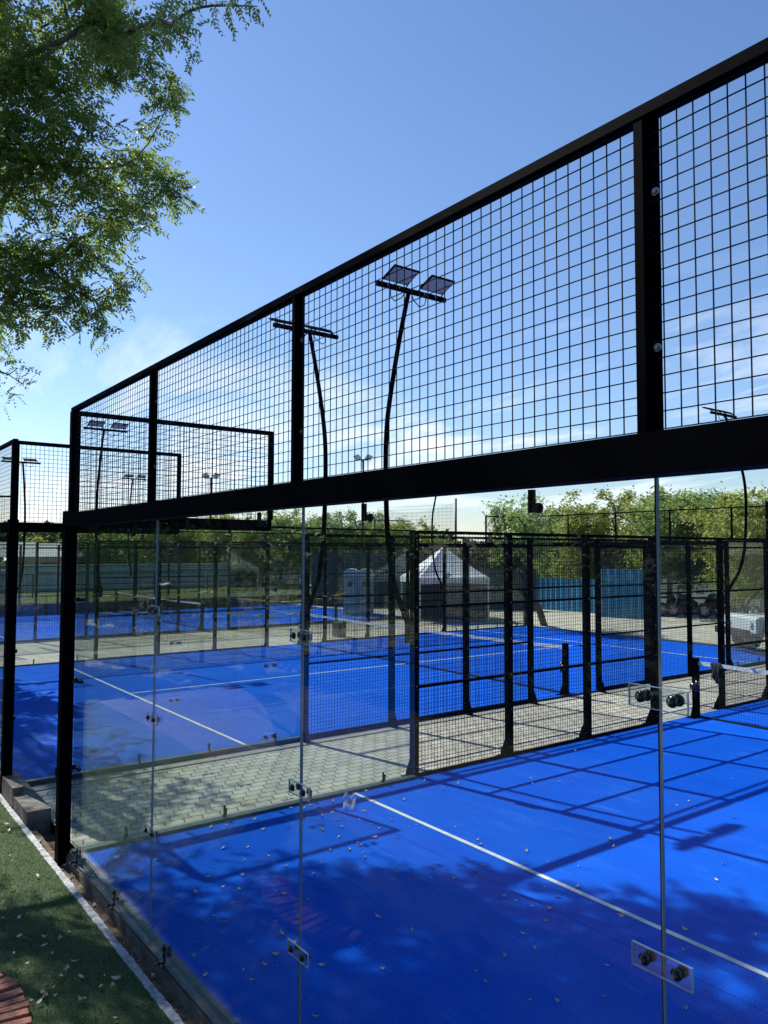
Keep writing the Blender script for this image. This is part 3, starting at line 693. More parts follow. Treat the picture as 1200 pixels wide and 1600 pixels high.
# brick ring
cx, cy = 2.28, -2.28
rt = thing('brick_edging', 'curved red brick edging in the grass at the bottom left corner', 'brick edging', (cx, cy, 0))
q = random.Random(4); Rr = 1.42; nbk = 100
arc_ = [2*math.pi*k/nbk for k in range(18, 34)]
MB().prism([((Rr-.01)*math.cos(a), (Rr-.01)*math.sin(a), -.1) for a in arc_]+[((Rr-.215)*math.cos(a), (Rr-.215)*math.sin(a), -.1) for a in reversed(arc_)], (0, 0, bank(1.8, -1.2)+.135)).build('mortar_bed', 'mortar', rt)
nbk = 100
mb = MB()
for k in range(18, 34):
    a = 2*math.pi*k/nbk; zc_ = bank(cx+Rr*math.cos(a)*.9, cy+Rr*math.sin(a)*.9)
    r0, r1 = Rr-.225, Rr+q.uniform(-.008, .012); hw = .031+q.uniform(-.003, .003); tl = q.uniform(-.05, .05)
    d = Vector((math.cos(a+tl*.3), math.sin(a+tl*.3), 0)); s_ = Vector((-d.y, d.x, 0))
    mb.obox(d*(r0+r1)/2+Vector((0, 0, bank(1.8, -1.2)+.03+q.uniform(-.004, .008))), d*(r1-r0)/2, s_*hw, (0, 0, .022))
    if k % 1 == 0: pass
br = mb.build('brick_course', 'redbrick', rt); bv = br.modifiers.new('b', 'BEVEL'); bv.width = .006; bv.segments = 2

# ------------------------------------------------------------------ leaves on ground
def leaf_mesh(L=.035, W=.011, curl=.35):
    mb = MB(); n = 5
    for i in range(n):
        f0, f1 = i/n, (i+1)/n
        def p(f, s): ww = W*math.sin(math.pi*min(1, f**.8))*s; return (L*(f-.5), ww, curl*L*(f-.5)**2*2+abs(ww)*.45+.002)
        mb.quad(p(f0, -1), p(f1, -1), p(f1, 0), p(f0, 0)); mb.quad(p(f0, 0), p(f1, 0), p(f1, 1), p(f0, 1))
    return mb
protos = [leaf_mesh(.052, .012, .6).build('fallen_leaf', 'dryleaf'), leaf_mesh(.036, .013, 1.3).build('fallen_leaf', 'dryleaf'), leaf_mesh(.050, .010, .25).build('fallen_leaf', 'dryleaf')]
q = random.Random(21); cnt = 0; used = set()
def put_leaf(x, y, z, lab, grp, sc=1):
    global cnt
    k = q.randrange(3); o = protos[k]
    if k in used: o = o.copy(); COL.objects.link(o)
    used.add(k); s = q.uniform(.55, 1.35)*sc
    o.location = (x, y, z); o.rotation_euler = (q.uniform(-.5, .5), q.uniform(-.3, .3), q.uniform(0, 6.28)); o.scale = (s, s, s)
    tag(o, lab, 'leaf', grp)
for i in range(215):
    while True:
        x = q.uniform(0.1, 6.4); y = q.uniform(.12, 7.5) if i % 4 == 0 else abs(q.gauss(2.0, 1.4))+.12
        if y < 8: break
    if q.random() < .15: x = abs(q.gauss(.1, .18))+.06; y = q.uniform(.3, 4.0)
    elif q.random() < .12: x = max(.1, q.gauss(.9, .35)); y = max(.2, q.gauss(2.3, .35))
    put_leaf(x, y, .006, 'small dry leaf lying on the blue surface of the nearest court', 'dry leaves scattered on the nearest court')
for i in range(70):
    x = q.uniform(-1.5, 3.2); y = -.26-abs(q.gauss(.0, .42))
    if i % 3 == 0: x = q.gauss(1.9, .35); y = q.gauss(-.62, .12)
    if y < -1.5: y = -1.0
    put_leaf(x, y, bank(x, y)+.02, 'dry curled leaf lying on the green grass bank', 'dry leaves on the grass bank', 1.1)
for i in range(25):
    put_leaf(q.uniform(-2.2, 2.8), q.uniform(-.11, -.05), -.078, 'dead leaf caught in the dirt gap behind the kerb', 'dead leaves in the dirt gap')

# ------------------------------------------------------------------ trees
def compound_leaves(tips, rs, per=9, L=.26, leaflet=.062, wl=.012, npair=5, spread=.16, droop=.5):
    """arrays of pinnate leaves round each tip; returns quads (n,4,3)"""
    tips = np.asarray(tips); n = len(tips)*per
    c = np.repeat(tips, per, 0)+rs.normal(0, spread, (n, 3))
    d = rs.normal(0, 1, (n, 3)); d[:, 2] = d[:, 2]*.5-droop*.5; d /= np.linalg.norm(d, axis=1, keepdims=True)
    up = np.array([0, 0, 1.0]); s = np.cross(d, up); s /= np.linalg.norm(s, axis=1, keepdims=True)+1e-9; nn = np.cross(s, d)
    roll = rs.normal(0, .5, (n, 1)); s2 = s*np.cos(roll)+nn*np.sin(roll); n2 = -s*np.sin(roll)+nn*np.cos(roll)
    out = []; Ls = L*rs.uniform(.6, 1.15, (n, 1))
    for k in range(npair):
        f = (k+.7)/npair; cen = c+d*Ls*f-n2*(Ls*.28*f*f)
        for sg in (-1, 1):
            ld = d*.62+s2*sg*.8-n2*(.30+.25*rs.rand(n, 1)); ld /= np.linalg.norm(ld, axis=1, keepdims=True)
            ll = leaflet*rs.uniform(.75, 1.2, (n, 1))*(1-.25*f); wv = np.cross(ld, n2+rs.normal(0, .35, (n, 3))); wv /= np.linalg.norm(wv, axis=1, keepdims=True)+1e-9
            w_ = wl*rs.uniform(.8, 1.2, (n, 1))
            out.append(np.stack([cen, cen+ld*ll*.38+wv*w_, cen+ld*ll, cen+ld*ll*.38-wv*w_], 1))
    return np.concatenate(out, 0)
def skeleton(base, pts, rs, fork=None):
    """greedy tree joining every point to the nearest node, biased towards the trunk"""
    nodes = [np.array(b, float) for b in base]; par = [-1]+list(range(len(base)-1))
    order = np.argsort(np.linalg.norm(pts-nodes[-1], axis=1))
    for i in order:
        p = pts[i]; A = np.array(nodes); dd = np.linalg.norm(A-p, axis=1); dep = np.linalg.norm(A-nodes[len(base)-1], axis=1)*.12
        ok = dd+dep; ok[:max(0, len(base)-3)] += 50; j = int(np.argmin(ok)); a = nodes[j]; L = np.linalg.norm(p-a)
        k = max(1, int(L/.35)); prev = j
        for s in range(1, k+1):
            f = s/k; m_ = a+(p-a)*f
            if s < k: m_ = m_+rs.normal(0, .035*L, 3)*math.sin(math.pi*f)+np.array([0, 0, .10*L*math.sin(math.pi*f)])
            nodes.append(m_); par.append(prev); prev = len(nodes)-1
    nodes = np.array(nodes); par_ = np.array(par); n0 = len(base)
    for it in range(7):
        acc = np.zeros_like(nodes); cnt_ = np.zeros(len(nodes)); np.add.at(acc, par_[1:], nodes[1:]); np.add.at(cnt_, par_[1:], 1)
        inner = np.where(cnt_ > 0)[0]; inner = inner[inner >= n0]
        nodes[inner] = .45*nodes[inner]+.55*(nodes[par_[inner]]*.5+acc[inner]/cnt_[inner][:, None]*.5)
    w_ = np.ones(len(nodes))
    for i in range(len(nodes)-1, 0, -1): w_[par[i]] += w_[i]
    return nodes, par, w_
def branch_mesh(nodes, par, w_, r1, expo=.45, rmin=.004, n=5):
    mb = MB(); W0 = w_[0]
    for i in range(1, len(nodes)):
        a, b = nodes[par[i]], nodes[i]; rb = max(rmin, r1*(w_[i]/W0)**expo); ra = max(rmin, min(r1*(w_[par[i]]/W0)**expo, rb*1.35)); nn = 10 if rb > .06 else n
        mb.tube([a, a+(b-a)*.5, b], [ra, (ra+rb)/2, rb], nn, rb > .03)
    return mb
def blob_pts(blobs, rs, dens, shell=.55):
    P_ = []
    for (c, r, sq) in blobs:
        k = max(3, int(dens*r*r*r*4.2)); v = rs.normal(0, 1, (k, 3)); v /= np.linalg.norm(v, axis=1, keepdims=True)
        rad = r*(shell+(1-shell)*rs.rand(k, 1))**.6 if False else r*rs.rand(k, 1)**(1/2.2); v = v*rad; v[:, 2] *= sq; P_.append(v+np.array(c))
    return np.concatenate(P_, 0)
def pix(u, v, d, r, sq=.8):     # blob centre given by a sight line and a horizontal distance
    q_ = FW+(u-600)/1209.4*RT-(v-800)/1209.4*UP; h_ = math.hypot(q_.x, q_.y); p_ = CAM+q_*(d/h_)
    return ((p_.x, p_.y, p_.z), r, sq)
rs = np.random.RandomState(12)
near_blobs = [pix(60, 120, 10.6, 1.0), pix(165, 70, 11.2, .78), pix(30, 260, 10.8, 1.0), pix(120, 215, 10.4, .62), pix(245, 145, 11.2, .27), pix(262, 128, 11.0, .16), pix(200, 120, 11.3, .22),
              pix(195, 275, 11.3, .62), pix(262, 300, 11.4, .33), pix(150, 320, 10.8, .72), pix(60, 400, 11.2, .80), pix(135, 410, 10.8, .48), pix(185, 395, 11.5, .28), pix(110, 450, 11.0, .36), pix(30, 445, 11.0, .42), pix(148, 480, 10.9, .16), pix(55, 470, 11, .22),
              pix(222, 245, 11.6, .36), pix(238, 190, 11.1, .16), pix(210, 350, 11.3, .28),
              pix(190, 30, 9.8, .36), pix(245, 38, 9.2, .24), pix(215, 85, 10, .3),
              pix(-60, 180, 11.5, 1.5), pix(-90, 400, 11.5, 1.2), pix(90, -120, 11.5, 1.6), pix(-60, -80, 12, 2.0), pix(215, -170, 11.0, 1.0),
              pix(-260, 60, 12, 1.8), pix(-250, 300, 12, 1.6), pix(10, -330, 12, 2.0), pix(200, -400, 11, 1.6), pix(-250, -250, 12.5, 2.2)]
edge = [pix(278, 312, 11.4, .17), pix(228, 335, 11.3, .2), pix(172, 452, 11, .2), pix(150, 500, 10.9, .12), pix(200, 432, 11.3, .14), pix(90, 492, 11, .16), pix(30, 480, 11, .2), pix(160, 20, 10, .3), pix(262, 165, 11, .13), pix(120, 480, 11, .18), pix(250, 270, 11.4, .2), pix(10, 505, 11, .15), pix(235, 110, 11, .16), pix(255, 15, 9.4, .17), pix(285, 30, 9.0, .12)]
main = [(c, r*(.74 if r > .5 else .88), q_) for c, r, q_ in near_blobs[:23]]
pts = np.concatenate([blob_pts(main, rs, 42), blob_pts(edge, rs, 150)], 0)
pts_off = blob_pts(near_blobs[23:]+[((-7.3, -.3, 6.2), 1.15, .7), ((-9.6, -.7, 6.4), 1.5, .7), ((-12.4, -.9, 6.6), 1.7, .7)], rs, 5)
sprig = [pix(u, v, d, r, .8)[0] for u, v, d, r in ((262, 14, 8.0, .1), (300, 5, 7.9, .1), (335, 12, 7.8, .1), (350, 22, 7.7, .1), (385, 4, 7.6, .1), (268, 48, 7.9, .1), (295, 62, 7.8, .1), (300, 88, 7.7, .1), (402, 10, 7.5, .1), (372, 2, 7.6, .1), (320, -8, 7.8, .1))]
trunk = [(-6.5, -5.2, -.1), (-6.4, -5.1, 1.4), (-6.2, -4.8, 2.8), (-5.8, -4.2, 4.2), (-5.2, -3.3, 5.4)]
low = [pix(u, v, 10.2, .1)[0] for u, v in ((18, 585), (35, 600), (8, 612), (28, 575))]+[pix(u, v, 10.4, .1)[0] for u, v in ((-20, 590), (-60, 560), (-4, 520), (-8, 500))]
allp = np.concatenate([pts[::3], pts_off[::3], np.array(sprig), np.array(low)], 0)
nodes, par, w_ = skeleton(trunk, allp, rs)
rt = thing('neem_tree', 'large leafy tree overhanging the courts in the upper left corner', 'tree', (-6.5, -5.2, 0))
off = np.array([-6.5, -5.2, 0])
branch_mesh(nodes-off, par, w_, .22, .58, .0035).build('trunk', 'bark', rt, True)
Q = compound_leaves(pts-off, rs, per=7, L=.30, leaflet=.098, wl=.0155, npair=6, spread=.095)
Qo = compound_leaves(pts_off-off, rs, per=9, L=.30, leaflet=.085, wl=.019, npair=5, spread=.18)
Q2 = compound_leaves(np.array(sprig)-off, rs, per=4, L=.26, leaflet=.062, wl=.012, npair=6, spread=.05, droop=1.3)
Q3 = compound_leaves(np.array(low)-off, rs, per=6, L=.22, leaflet=.05, wl=.010, npair=6, spread=.10, droop=1.2)
soup('crown', np.concatenate([Q, Qo, Q2, Q3], 0), 'leaf', rt)
print('near leaves', len(Q), len(Qo), len(pts), len(pts_off))

def bg_tree(name, label, pos, top, rad, seed, m='leafb', trunk_lean=(0, 0), dens=1.0, base_z=1.0, group=None, r1=.13, z0=-.05, leaf=.15, per=42):
    rs = np.random.RandomState(seed); rt = thing(name, label, 'tree', (pos[0], pos[1], z0), 0, group)
    H = top; blobs = []
    for k in range(9):
        a = rs.uniform(0, 6.28); rr_ = rad*math.sqrt(rs.rand())*.72; r = rad*rs.uniform(.28, .45); zt_ = H-r*1.15-(rr_/rad)**2*H*.26-rs.uniform(0, .35)
        blobs.append(((math.cos(a)*rr_, math.sin(a)*rr_, max(base_z+r*.5, zt_)), r, .8))
        blobs.append(((math.cos(a)*rr_*1.15, math.sin(a)*rr_*1.15, max(base_z+r*.4, zt_-r*(1.1+.5*(k % 3)))), r*.9, .8))
        for t_ in range(2):
            ax_ = rs.normal(0, 1, 3); ax_[2] = abs(ax_[2])+.5; ax_ /= np.linalg.norm(ax_)
            blobs.append(((math.cos(a)*rr_+ax_[0]*r*1.25, math.sin(a)*rr_+ax_[1]*r*1.25, zt_+ax_[2]*r*rs.uniform(.75, 1.1)), r*rs.uniform(.22, .34), .9))
    P_ = blob_pts(blobs, rs, 8.0*dens/max(.35, rad*.4))
    tr = [(-trunk_lean[0], -trunk_lean[1], -.3), (-trunk_lean[0]*.7, -trunk_lean[1]*.7, .6), (-trunk_lean[0]*.3, -trunk_lean[1]*.3, 1.3), (0, 0, min(2.0, H*.45))]
    sel = P_[rs.permutation(len(P_))[:70]]
    nodes, par, w_ = skeleton(tr, sel, rs); branch_mesh(nodes, par, w_, r1, rmin=.012).build('trunk', 'bark', rt, True)
    n = len(P_)*per; c = np.repeat(P_, per, 0)+rs.normal(0, .15, (n, 3))*np.repeat(rs.uniform(.5, 1.5, (len(P_), 1)), per, 0); d = rs.normal(0, 1, (n, 3)); d[:, 2] = d[:, 2]*.5-.45; d /= np.linalg.norm(d, axis=1, keepdims=True)
    w2 = np.cross(d, rs.normal(0, 1, (n, 3))); w2 /= np.linalg.norm(w2, axis=1, keepdims=True); ll = leaf*rs.uniform(.7, 1.5, (n, 1))
    soup('crown', np.stack([c, c+d*ll*.45+w2*ll*.22, c+d*ll, c+d*ll*.45-w2*ll*.22], 1), m, rt)
    return rt
def tt(u, dist, topv): return 2.71+(862-topv)/1209.4*dist
GL = 'green trees beyond the courts'
BT = [(58, 60, 838, 3.2, 'leafb', 'low tree crown in the narrow gap left of the nearest corner post'),
      (170, 53, 802, 3.4, 'leafd', 'dark tree behind the first glass pane above the pale wall'),
      (265, 55, 799, 3.2, 'leafd', 'dark tree above the pale wall left of the second glass joint'),
      (350, 54, 796, 3.2, 'leafb', 'tree behind the beam left of the second court mesh posts'),
      (440, 50, 786, 3.3, 'leafb', 'tree whose crown shows just under the black beam left of the glass joint'),
      (535, 52, 788, 3.0, 'leafb', 'rounded tree behind the leaning curved mast'),
      (615, 52, 794, 2.9, 'leafb', 'tree between the two curved masts behind the portable toilets'),
      (670, 50, 826, 2.0, 'leafb', 'smaller tree sloping down behind the left side of the gazebo'),
      (875, 41, 782, 3.0, 'leafb', 'yellow green tree above the low end of the blue fence'),
      (955, 38, 760, 2.8, 'leafb', 'tall tree rising behind the blue fence left of the near glass joint'),
      (1045, 36, 755, 2.9, 'leafb', 'tallest tree crown, directly behind the near glass joint'),
      (1120, 38, 765, 2.6, 'leafb', 'tree shading the parked motorcycles'),
      (1185, 31, 762, 2.4, 'leafb', 'tree at the right edge above the silver off road car'),
      (1260, 34, 780, 2.8, 'leafb', 'tree cut by the right edge of the view')]
for i, (u, d, tv, rd, m_, lb) in enumerate(BT):
    m_ = m_ if m_ == 'leafd' and i > 3 else ('leafb', 'leafc', 'leafe')[(i*2+1) % 3]
    bg_tree('bushy_tree', lb, at(u, d), tt(u, d, tv), rd, 100+i, m_, (rs.uniform(-.4, .4), rs.uniform(-.4, .4)), .62, 1.0 if u < 800 else 1.35, GL)
pb = Vector((-12.6, 20.6, 0)); pc = at(815, 28.5)
bg_tree('leaning_tree', 'young tree with a leaning trunk just past the far corner of the second court', (pc.x, pc.y, 0), tt(0, 28.5, 768), 1.55, 77, 'leafb', (pc.x-pb.x, pc.y-pb.y), 1.0, 1.9, GL, .13, leaf=.12, per=30)
# dark trees right of the nearest court and behind the viewer: the glass walls mirror them
for i, (x, y, H, r, wd_) in enumerate(((19, 4, 6.5, 3.6, 'level with the near end of the court'), (21, 9.5, 7, 3.8, 'level with the net'), (20, 15, 6.6, 3.6, 'past the net'), (23, 21, 7.2, 4, 'level with the far end of the court'),
        (22, 27, 6.5, 3.6, 'beyond the far end of the court'), (20, -1.5, 7, 3.6, 'level with the viewer'), (27, 33, 7, 4, 'farthest back of its row'))):
    bg_tree('shade_tree', 'dark leafy tree right of the nearest court, '+wd_, (x, y), H, r, 300+i, 'leafd', (0, 0), .55, .9, 'shade trees to the right of the nearest court', .2, leaf=.30, per=24)
for i, (x, y, H, r, wd_) in enumerate(((-9, -8.5, 6, 3.2, 'by the grass bank end'), (-2.5, -10, 6.5, 3.4, 'opposite the court corner'), (4, -9.5, 6.0, 3.2, 'right behind the viewer'), (-15.5, -5.6, 6, 3.0, 'beside the second court'), (-13.5, -2.0, 7.2, 3.3, 'its crown hanging over the second court'), (-20, -9, 6.5, 3.6, 'far down the brick paving'), (-26, -6, 6.5, 3.8, 'near the third court corner'), (10, -11, 6, 3.4, 'behind the viewer to the right'))):
    bg_tree('shade_tree', 'dark leafy tree behind the viewer, '+wd_, (x, y), H, r, 400+i, 'leafd', (0, 0), .55, .9, 'shade trees behind the viewer', .2, leaf=.30, per=24)
def hedge(label, x0, x1, y0, y1, h, seed):  # hedges out of view, added so the glass walls mirror dark foliage
    rs_ = np.random.RandomState(seed); n = int((x1-x0)*(y1-y0)*h*95); L_ = np.array([x1-x0, y1-y0, h])
    c = rs_.rand(n, 3)*L_; c[:, 2] += .12*np.sin(c[:, 0]*2.1)*np.sin(c[:, 1]*2.7)*(c[:, 2]/h)
    d = rs_.normal(0, 1, (n, 3)); d /= np.linalg.norm(d, axis=1, keepdims=True); w2 = np.cross(d, rs_.normal(0, 1, (n, 3))); w2 /= np.linalg.norm(w2, axis=1, keepdims=True)
    rt = thing('hedge', label, 'hedge', (x0, y0, -.05)); soup('foliage', np.stack([c, c+d*.1+w2*.05, c+d*.22, c+d*.1-w2*.05], 1), 'leafd', rt)
    mb = MB(); k = int(max(x1-x0, y1-y0)/1.2)
    for i in range(k): f = (i+.5)/k; mb.tube([((x1-x0)*(f if x1-x0 > y1-y0 else .5), (y1-y0)*(.5 if x1-x0 > y1-y0 else f), 0), ((x1-x0)*(f if x1-x0 > y1-y0 else .5)+.1, (y1-y0)*(.5 if x1-x0 > y1-y0 else f), h*.8)], .05, 6)
    mb.build('stems', 'bark', rt)
hedge('unseen dark hedge right of the nearest court, added to darken the side glass reflections', 15.5, 16.6, -4, 34, 3.3, 1)
hedge('unseen dark hedge behind the viewer, added to darken the end glass reflections', -24, 12, -7.6, -6.6, 3.2, 2)

# ------------------------------------------------------------------ background structures
def oriented_wall(name, label, cat, m, a, b, h, th=.15, z0=-.1, corr=0, cap=None, group=None):
    a = Vector(a); b = Vector(b); L = (b-a).length; rz = math.atan2((b-a).y, (b-a).x)
    rt = thing(name, label, cat, (a.x, a.y, z0), rz, group); mb = MB()
    if corr:
        n = int(L/corr)*4; pr = []
        for i in range(n+1): pr.append((L*i/n, (0, .03, .03, 0)[i % 4]))
        for i in range(n):
            (x0, y0), (x1, y1) = pr[i], pr[i+1]
            mb.quad((x0, y0-.0, 0), (x1, y1, 0), (x1, y1, h), (x0, y0, h)); mb.quad((x1, y1+.03, 0), (x0, y0+.03, 0), (x0, y0+.03, h), (x1, y1+.03, h))
        mb.build('sheeting', m, rt)
        p = MB()
        for i in range(int(L/2.4)+1): p.box(i*2.4-.03, i*2.4+.03, .07, .13, 0, h+.02)
        p.box(0, L, .065, .10, h*.9-.03, h*.9+.03); p.build('frame', 'steel_far', rt)
    else:
        mb.box(0, L, 0, th, 0, h).build('wall', m, rt)
        if cap: MB().box(-.02, L+.02, -.04, th+.04, h, h+.07).build('coping', cap, rt)
    return rt
# left background: low stone wall, verge, fence, pale wall, house
z1 = .45
a, b_ = at(-120, 36.5), at(500, 38.5)
a = Vector((-28.6, -6, 0)); b_ = Vector((-28.6, 21, 0))
oriented_wall('stone_wall', 'low dark rubble wall behind the third court', 'wall', 'stone', a, b_, .50, .4)
MB_ = MB().quad((-28.9, -6, .42), (-28.9, 24, .42), (-37, 24, .55), (-37, -6, .55)); MB_.f = [tuple(reversed(MB_.f[0]))]; struct('grass_verge', MB_, 'verge')
oriented_wall('perimeter_wall', 'long pale teal wall behind the third court', 'wall', 'tealwall', (-37, -6, 0), (-37, 26, 0), 1.35, .2, .52, cap='tealwall')
rt = thing('wire_fence', 'light wire fence on the grass verge before the pale wall', 'fence', (-31.5, -5, .45), R(90))
for i in range(11): MB().tube([(i*2.9, 0, 0), (i*2.9, 0, 1.15)], .03, 6).build('fence_post', 'steel_far', rt)
mb = MB()
for z in (.1, .62, 1.12): mb.box(0, 29, -.012, .012, z, z+.03)
for i in range(290): mb.box(i*.1, i*.1+.006, -.003, .003, .1, 1.12)
mb.build('wire_mesh', 'wire', rt)
hp = at(72, 54); rt = thing('house', 'low house with a pale metal roof behind the wall at the left', 'house', (hp.x, hp.y, 0), R(96))
MB().box(-4, 4, -2.5, 2.5, 0, 2.35).build('wall', 'housewall', rt)
MB().prism([(-4.5, -3, 2.35), (-4.5, 3, 2.35), (-4.5, 0, 3.25)], (9, 0, 0)).build('roof', 'roof', rt)
for x in (-2.6, -.6, 1.4, 3.0):
    for s in (-1, 1):
        f_ = MB().box(x-.5, x+.5, s*2.5-.03, s*2.5+.03, 1.1, 2.0).build('window', 'wood', rt); MB().box(x-.42, x+.42, s*2.5-.05, s*2.5+.05, 1.18, 1.92).build('pane', 'window', f_)
# dark corrugated fence behind toilets; grey building
oriented_wall('corrugated_fence', 'dark corrugated sheet fence behind the portable toilets', 'fence', 'darkfence', at(487, 40), at(660, 38), 2.75, z0=-.1, corr=.28)
oriented_wall('corrugated_fence', 'dark screen fence directly behind the gazebo', 'fence', 'darkfence', at(664, 37.5), at(838, 37.5), 2.0, z0=-.1, corr=.28)
oriented_wall('blue_fence', 'lower far length of the blue sheet fence behind the leaning tree', 'fence', 'bluewall', at(838, 38.5), at(938, 36.2), 1.55, z0=-.08, corr=.3)
oriented_wall('blue_fence', 'taller near length of the blue sheet fence', 'fence', 'bluewall', at(930, 34.6), at(1024, 33.4), 2.08, z0=-.08, corr=.3)
oriented_wall('boundary_wall', 'pale teal boundary wall beyond the parked motorcycles', 'wall', 'tealwall', at(1024, 42), at(1330, 42), 1.45, .2, -.1)
oriented_wall('stone_kerb', 'low earth kerb in front of the parked motorcycles', 'kerb', 'stone', at(1022, 37), at(1160, 37.5), .16, .5, -.1)
# portable toilets
def toilet(u, d, label):
    p = at(u, d); rt = thing('portable_toilet', label, 'toilet', (p.x, p.y, -.05), math.atan2(RT.y, RT.x), 'portable toilets')
    w2 = .34; H = 1.72; mb = MB().box(-w2, w2, -.45, .45, 0, H); mb.build('cabin', 'booth', rt)
    arc = [(-w2-.02, -.47, H)]+[(-(w2+.02)*math.cos(math.pi*k/10), -.47, H+.30*math.sin(math.pi*k/10)**.7) for k in range(1, 10)]+[(w2+.02, -.47, H)]
    MB().prism(arc, (0, .94, 0)).build('roof', 'boothr', rt)
    dr = MB().box(-w2+.06, w2-.06, -.475, -.452, .08, H-.05).build('door', 'booth', rt)
    MB().box(-.14, .02, -.49, -.476, 1.25, 1.48).build('vent', 'window', dr)
    MB().box(.18, .22, -.5, -.476, .85, 1.0).build('handle', 'window', dr)
toilet(550, 33.6, 'left portable toilet with rounded white roof'); toilet(572, 33.4, 'right portable toilet with rounded white roof, beside the dark fence')
# gazebo
def gazebo(u, d, label, W, eave, peak, rz, walls=True):
    p = at(u, d); rt = thing('gazebo', label, 'gazebo', (p.x, p.y, -.05), rz); n = 12; h = W/2
    mb = MB()
    def pt(s, e, f):   # side s, position e along eave -1..1, height fraction f
        sc = (1-f); x, y = e*h*sc, -h*sc; z = eave+(peak-eave)*(f**1.12)-.10*math.sin(math.pi*(e+1)/2)*0*(1-f)
        z += -.05*(1-e*e)*math.sin(math.pi*f)
        a = s*math.pi/2; return (x*math.cos(a)-y*math.sin(a), x*math.sin(a)+y*math.cos(a), z)
    for s in range(4):
        for i in range(n):
            e0, e1 = -1+2*i/n, -1+2*(i+1)/n
            for j in range(6):
                f0, f1 = j/6, (j+1)/6
                mb.quad(pt(s, e0, f0), pt(s, e1, f0), pt(s, e1, f1), pt(s, e0, f1))
            a, b = Vector(pt(s, e0, 0)), Vector(pt(s, e1, 0)); dz = lambda e: Vector((0, 0, -.22-.05*(1-abs(e))**2*0+.05*math.cos(e*math.pi)*.3))
            mb.quad(a+dz(e0), b+dz(e1), b, a)
    o = mb.build('canopy', 'tent', rt, False)
    for sx in (-1, 1):
        for sy in (-1, 1): MB().box(sx*(h-.05)-.025, sx*(h-.05)+.025, sy*(h-.05)-.025, sy*(h-.05)+.025, 0, eave).build('leg', 'boothr', rt)
    if walls:
        MB().box(-h+.1, h-.1, h-.05, h-.03, .1, eave-.2).build('back_curtain', 'tentd', rt); MB().box(h-.06, h-.04, -h+.1, h-.1, .1, eave-.2).build('side_curtain', 'tentd', rt)
    return rt
gazebo(693, 32.2, 'white peaked gazebo standing beyond the far end of the second court', 2.95, 1.72, 2.98, R(-24))
# things in the gazebo
p = at(664, 31.4)
rt = thing('cool_box', 'white box counter standing under the left side of the gazebo', 'counter', (p.x, p.y, -.05), math.atan2(RT.y, RT.x))
MB().box(-.26, .26, -.25, .25, 0, .84).build('box_body', 'boothr', rt); MB().box(-.28, .28, -.27, .27, .84, .89).build('lid', 'boothr', rt)
p = at(688, 31.2)
rt = thing('equipment_case', 'black upright case on the paving under the gazebo', 'case', (p.x, p.y, -.05), math.atan2(RT.y, RT.x))
MB().box(-.16, .16, -.2, .2, .06, .62).build('case_body', 'steel', rt)
for s in (-1, 1): MB().tube([(s*.13, -.12, .05), (s*.13, .12, .05)], .05, 10).build('wheel', 'tyre', rt, True)
# hanging clothes
p = at(684, 32.0); rt = thing('clothes_rack', 'rack of grey and white garments hanging under the gazebo', 'clothes rack', (p.x, p.y, -.05), math.atan2(RT.y, RT.x))
MB().tube([(-.9, 0, 1.52), (.9, 0, 1.52)], .014, 8).tube([(-.88, 0, 0), (-.88, 0, 1.52)], .014, 8).tube([(.88, 0, 0), (.88, 0, 1.52)], .014, 8).build('rail', 'steel', rt)
for k, (x, m_) in enumerate(((-.62, 'tent'), (-.32, 'cloth'), (.0, 'tent'), (.22, 'cloth'), (.42, 'tent'), (.64, 'boothr'))):
    MB().prism([(x-.03, -.02, 1.49), (x+.03, -.02, 1.49), (x+.14, -.02, 1.40), (x+.12, -.02, .92), (x-.12, -.02, .92), (x-.14, -.02, 1.40)], (0, .05, 0)).build('garment', m_, rt)

# far belt of low woods closing the horizon
rs_ = np.random.RandomState(9); n = 70000
u_ = rs_.uniform(-330, 1500, n); dd_ = rs_.uniform(74, 82, n)
ang_ = np.arctan2(FW.y, FW.x)-np.arctan((u_-600)/1209.4); hh = 4.1+.55*np.sin(u_*.031)+.4*np.sin(u_*.083+1)+.3*np.sin(u_*.19)
c = np.stack([CAM.x+np.cos(ang_)*dd_, CAM.y+np.sin(ang_)*dd_, -.4+(hh+.4)*rs_.rand(n)**.8], 1); d = rs_.normal(0, 1, (n, 3)); d /= np.linalg.norm(d, axis=1, keepdims=True)
w2 = np.cross(d, rs_.normal(0, 1, (n, 3))); w2 /= np.linalg.norm(w2, axis=1, keepdims=True)
tag(soup('distant_woods', np.stack([c, c+d*.25+w2*.16, c+d*.5, c+d*.25-w2*.16], 1), 'leafd'), 'far low belt of dark green woods along the horizon', 'woods', kind='stuff')

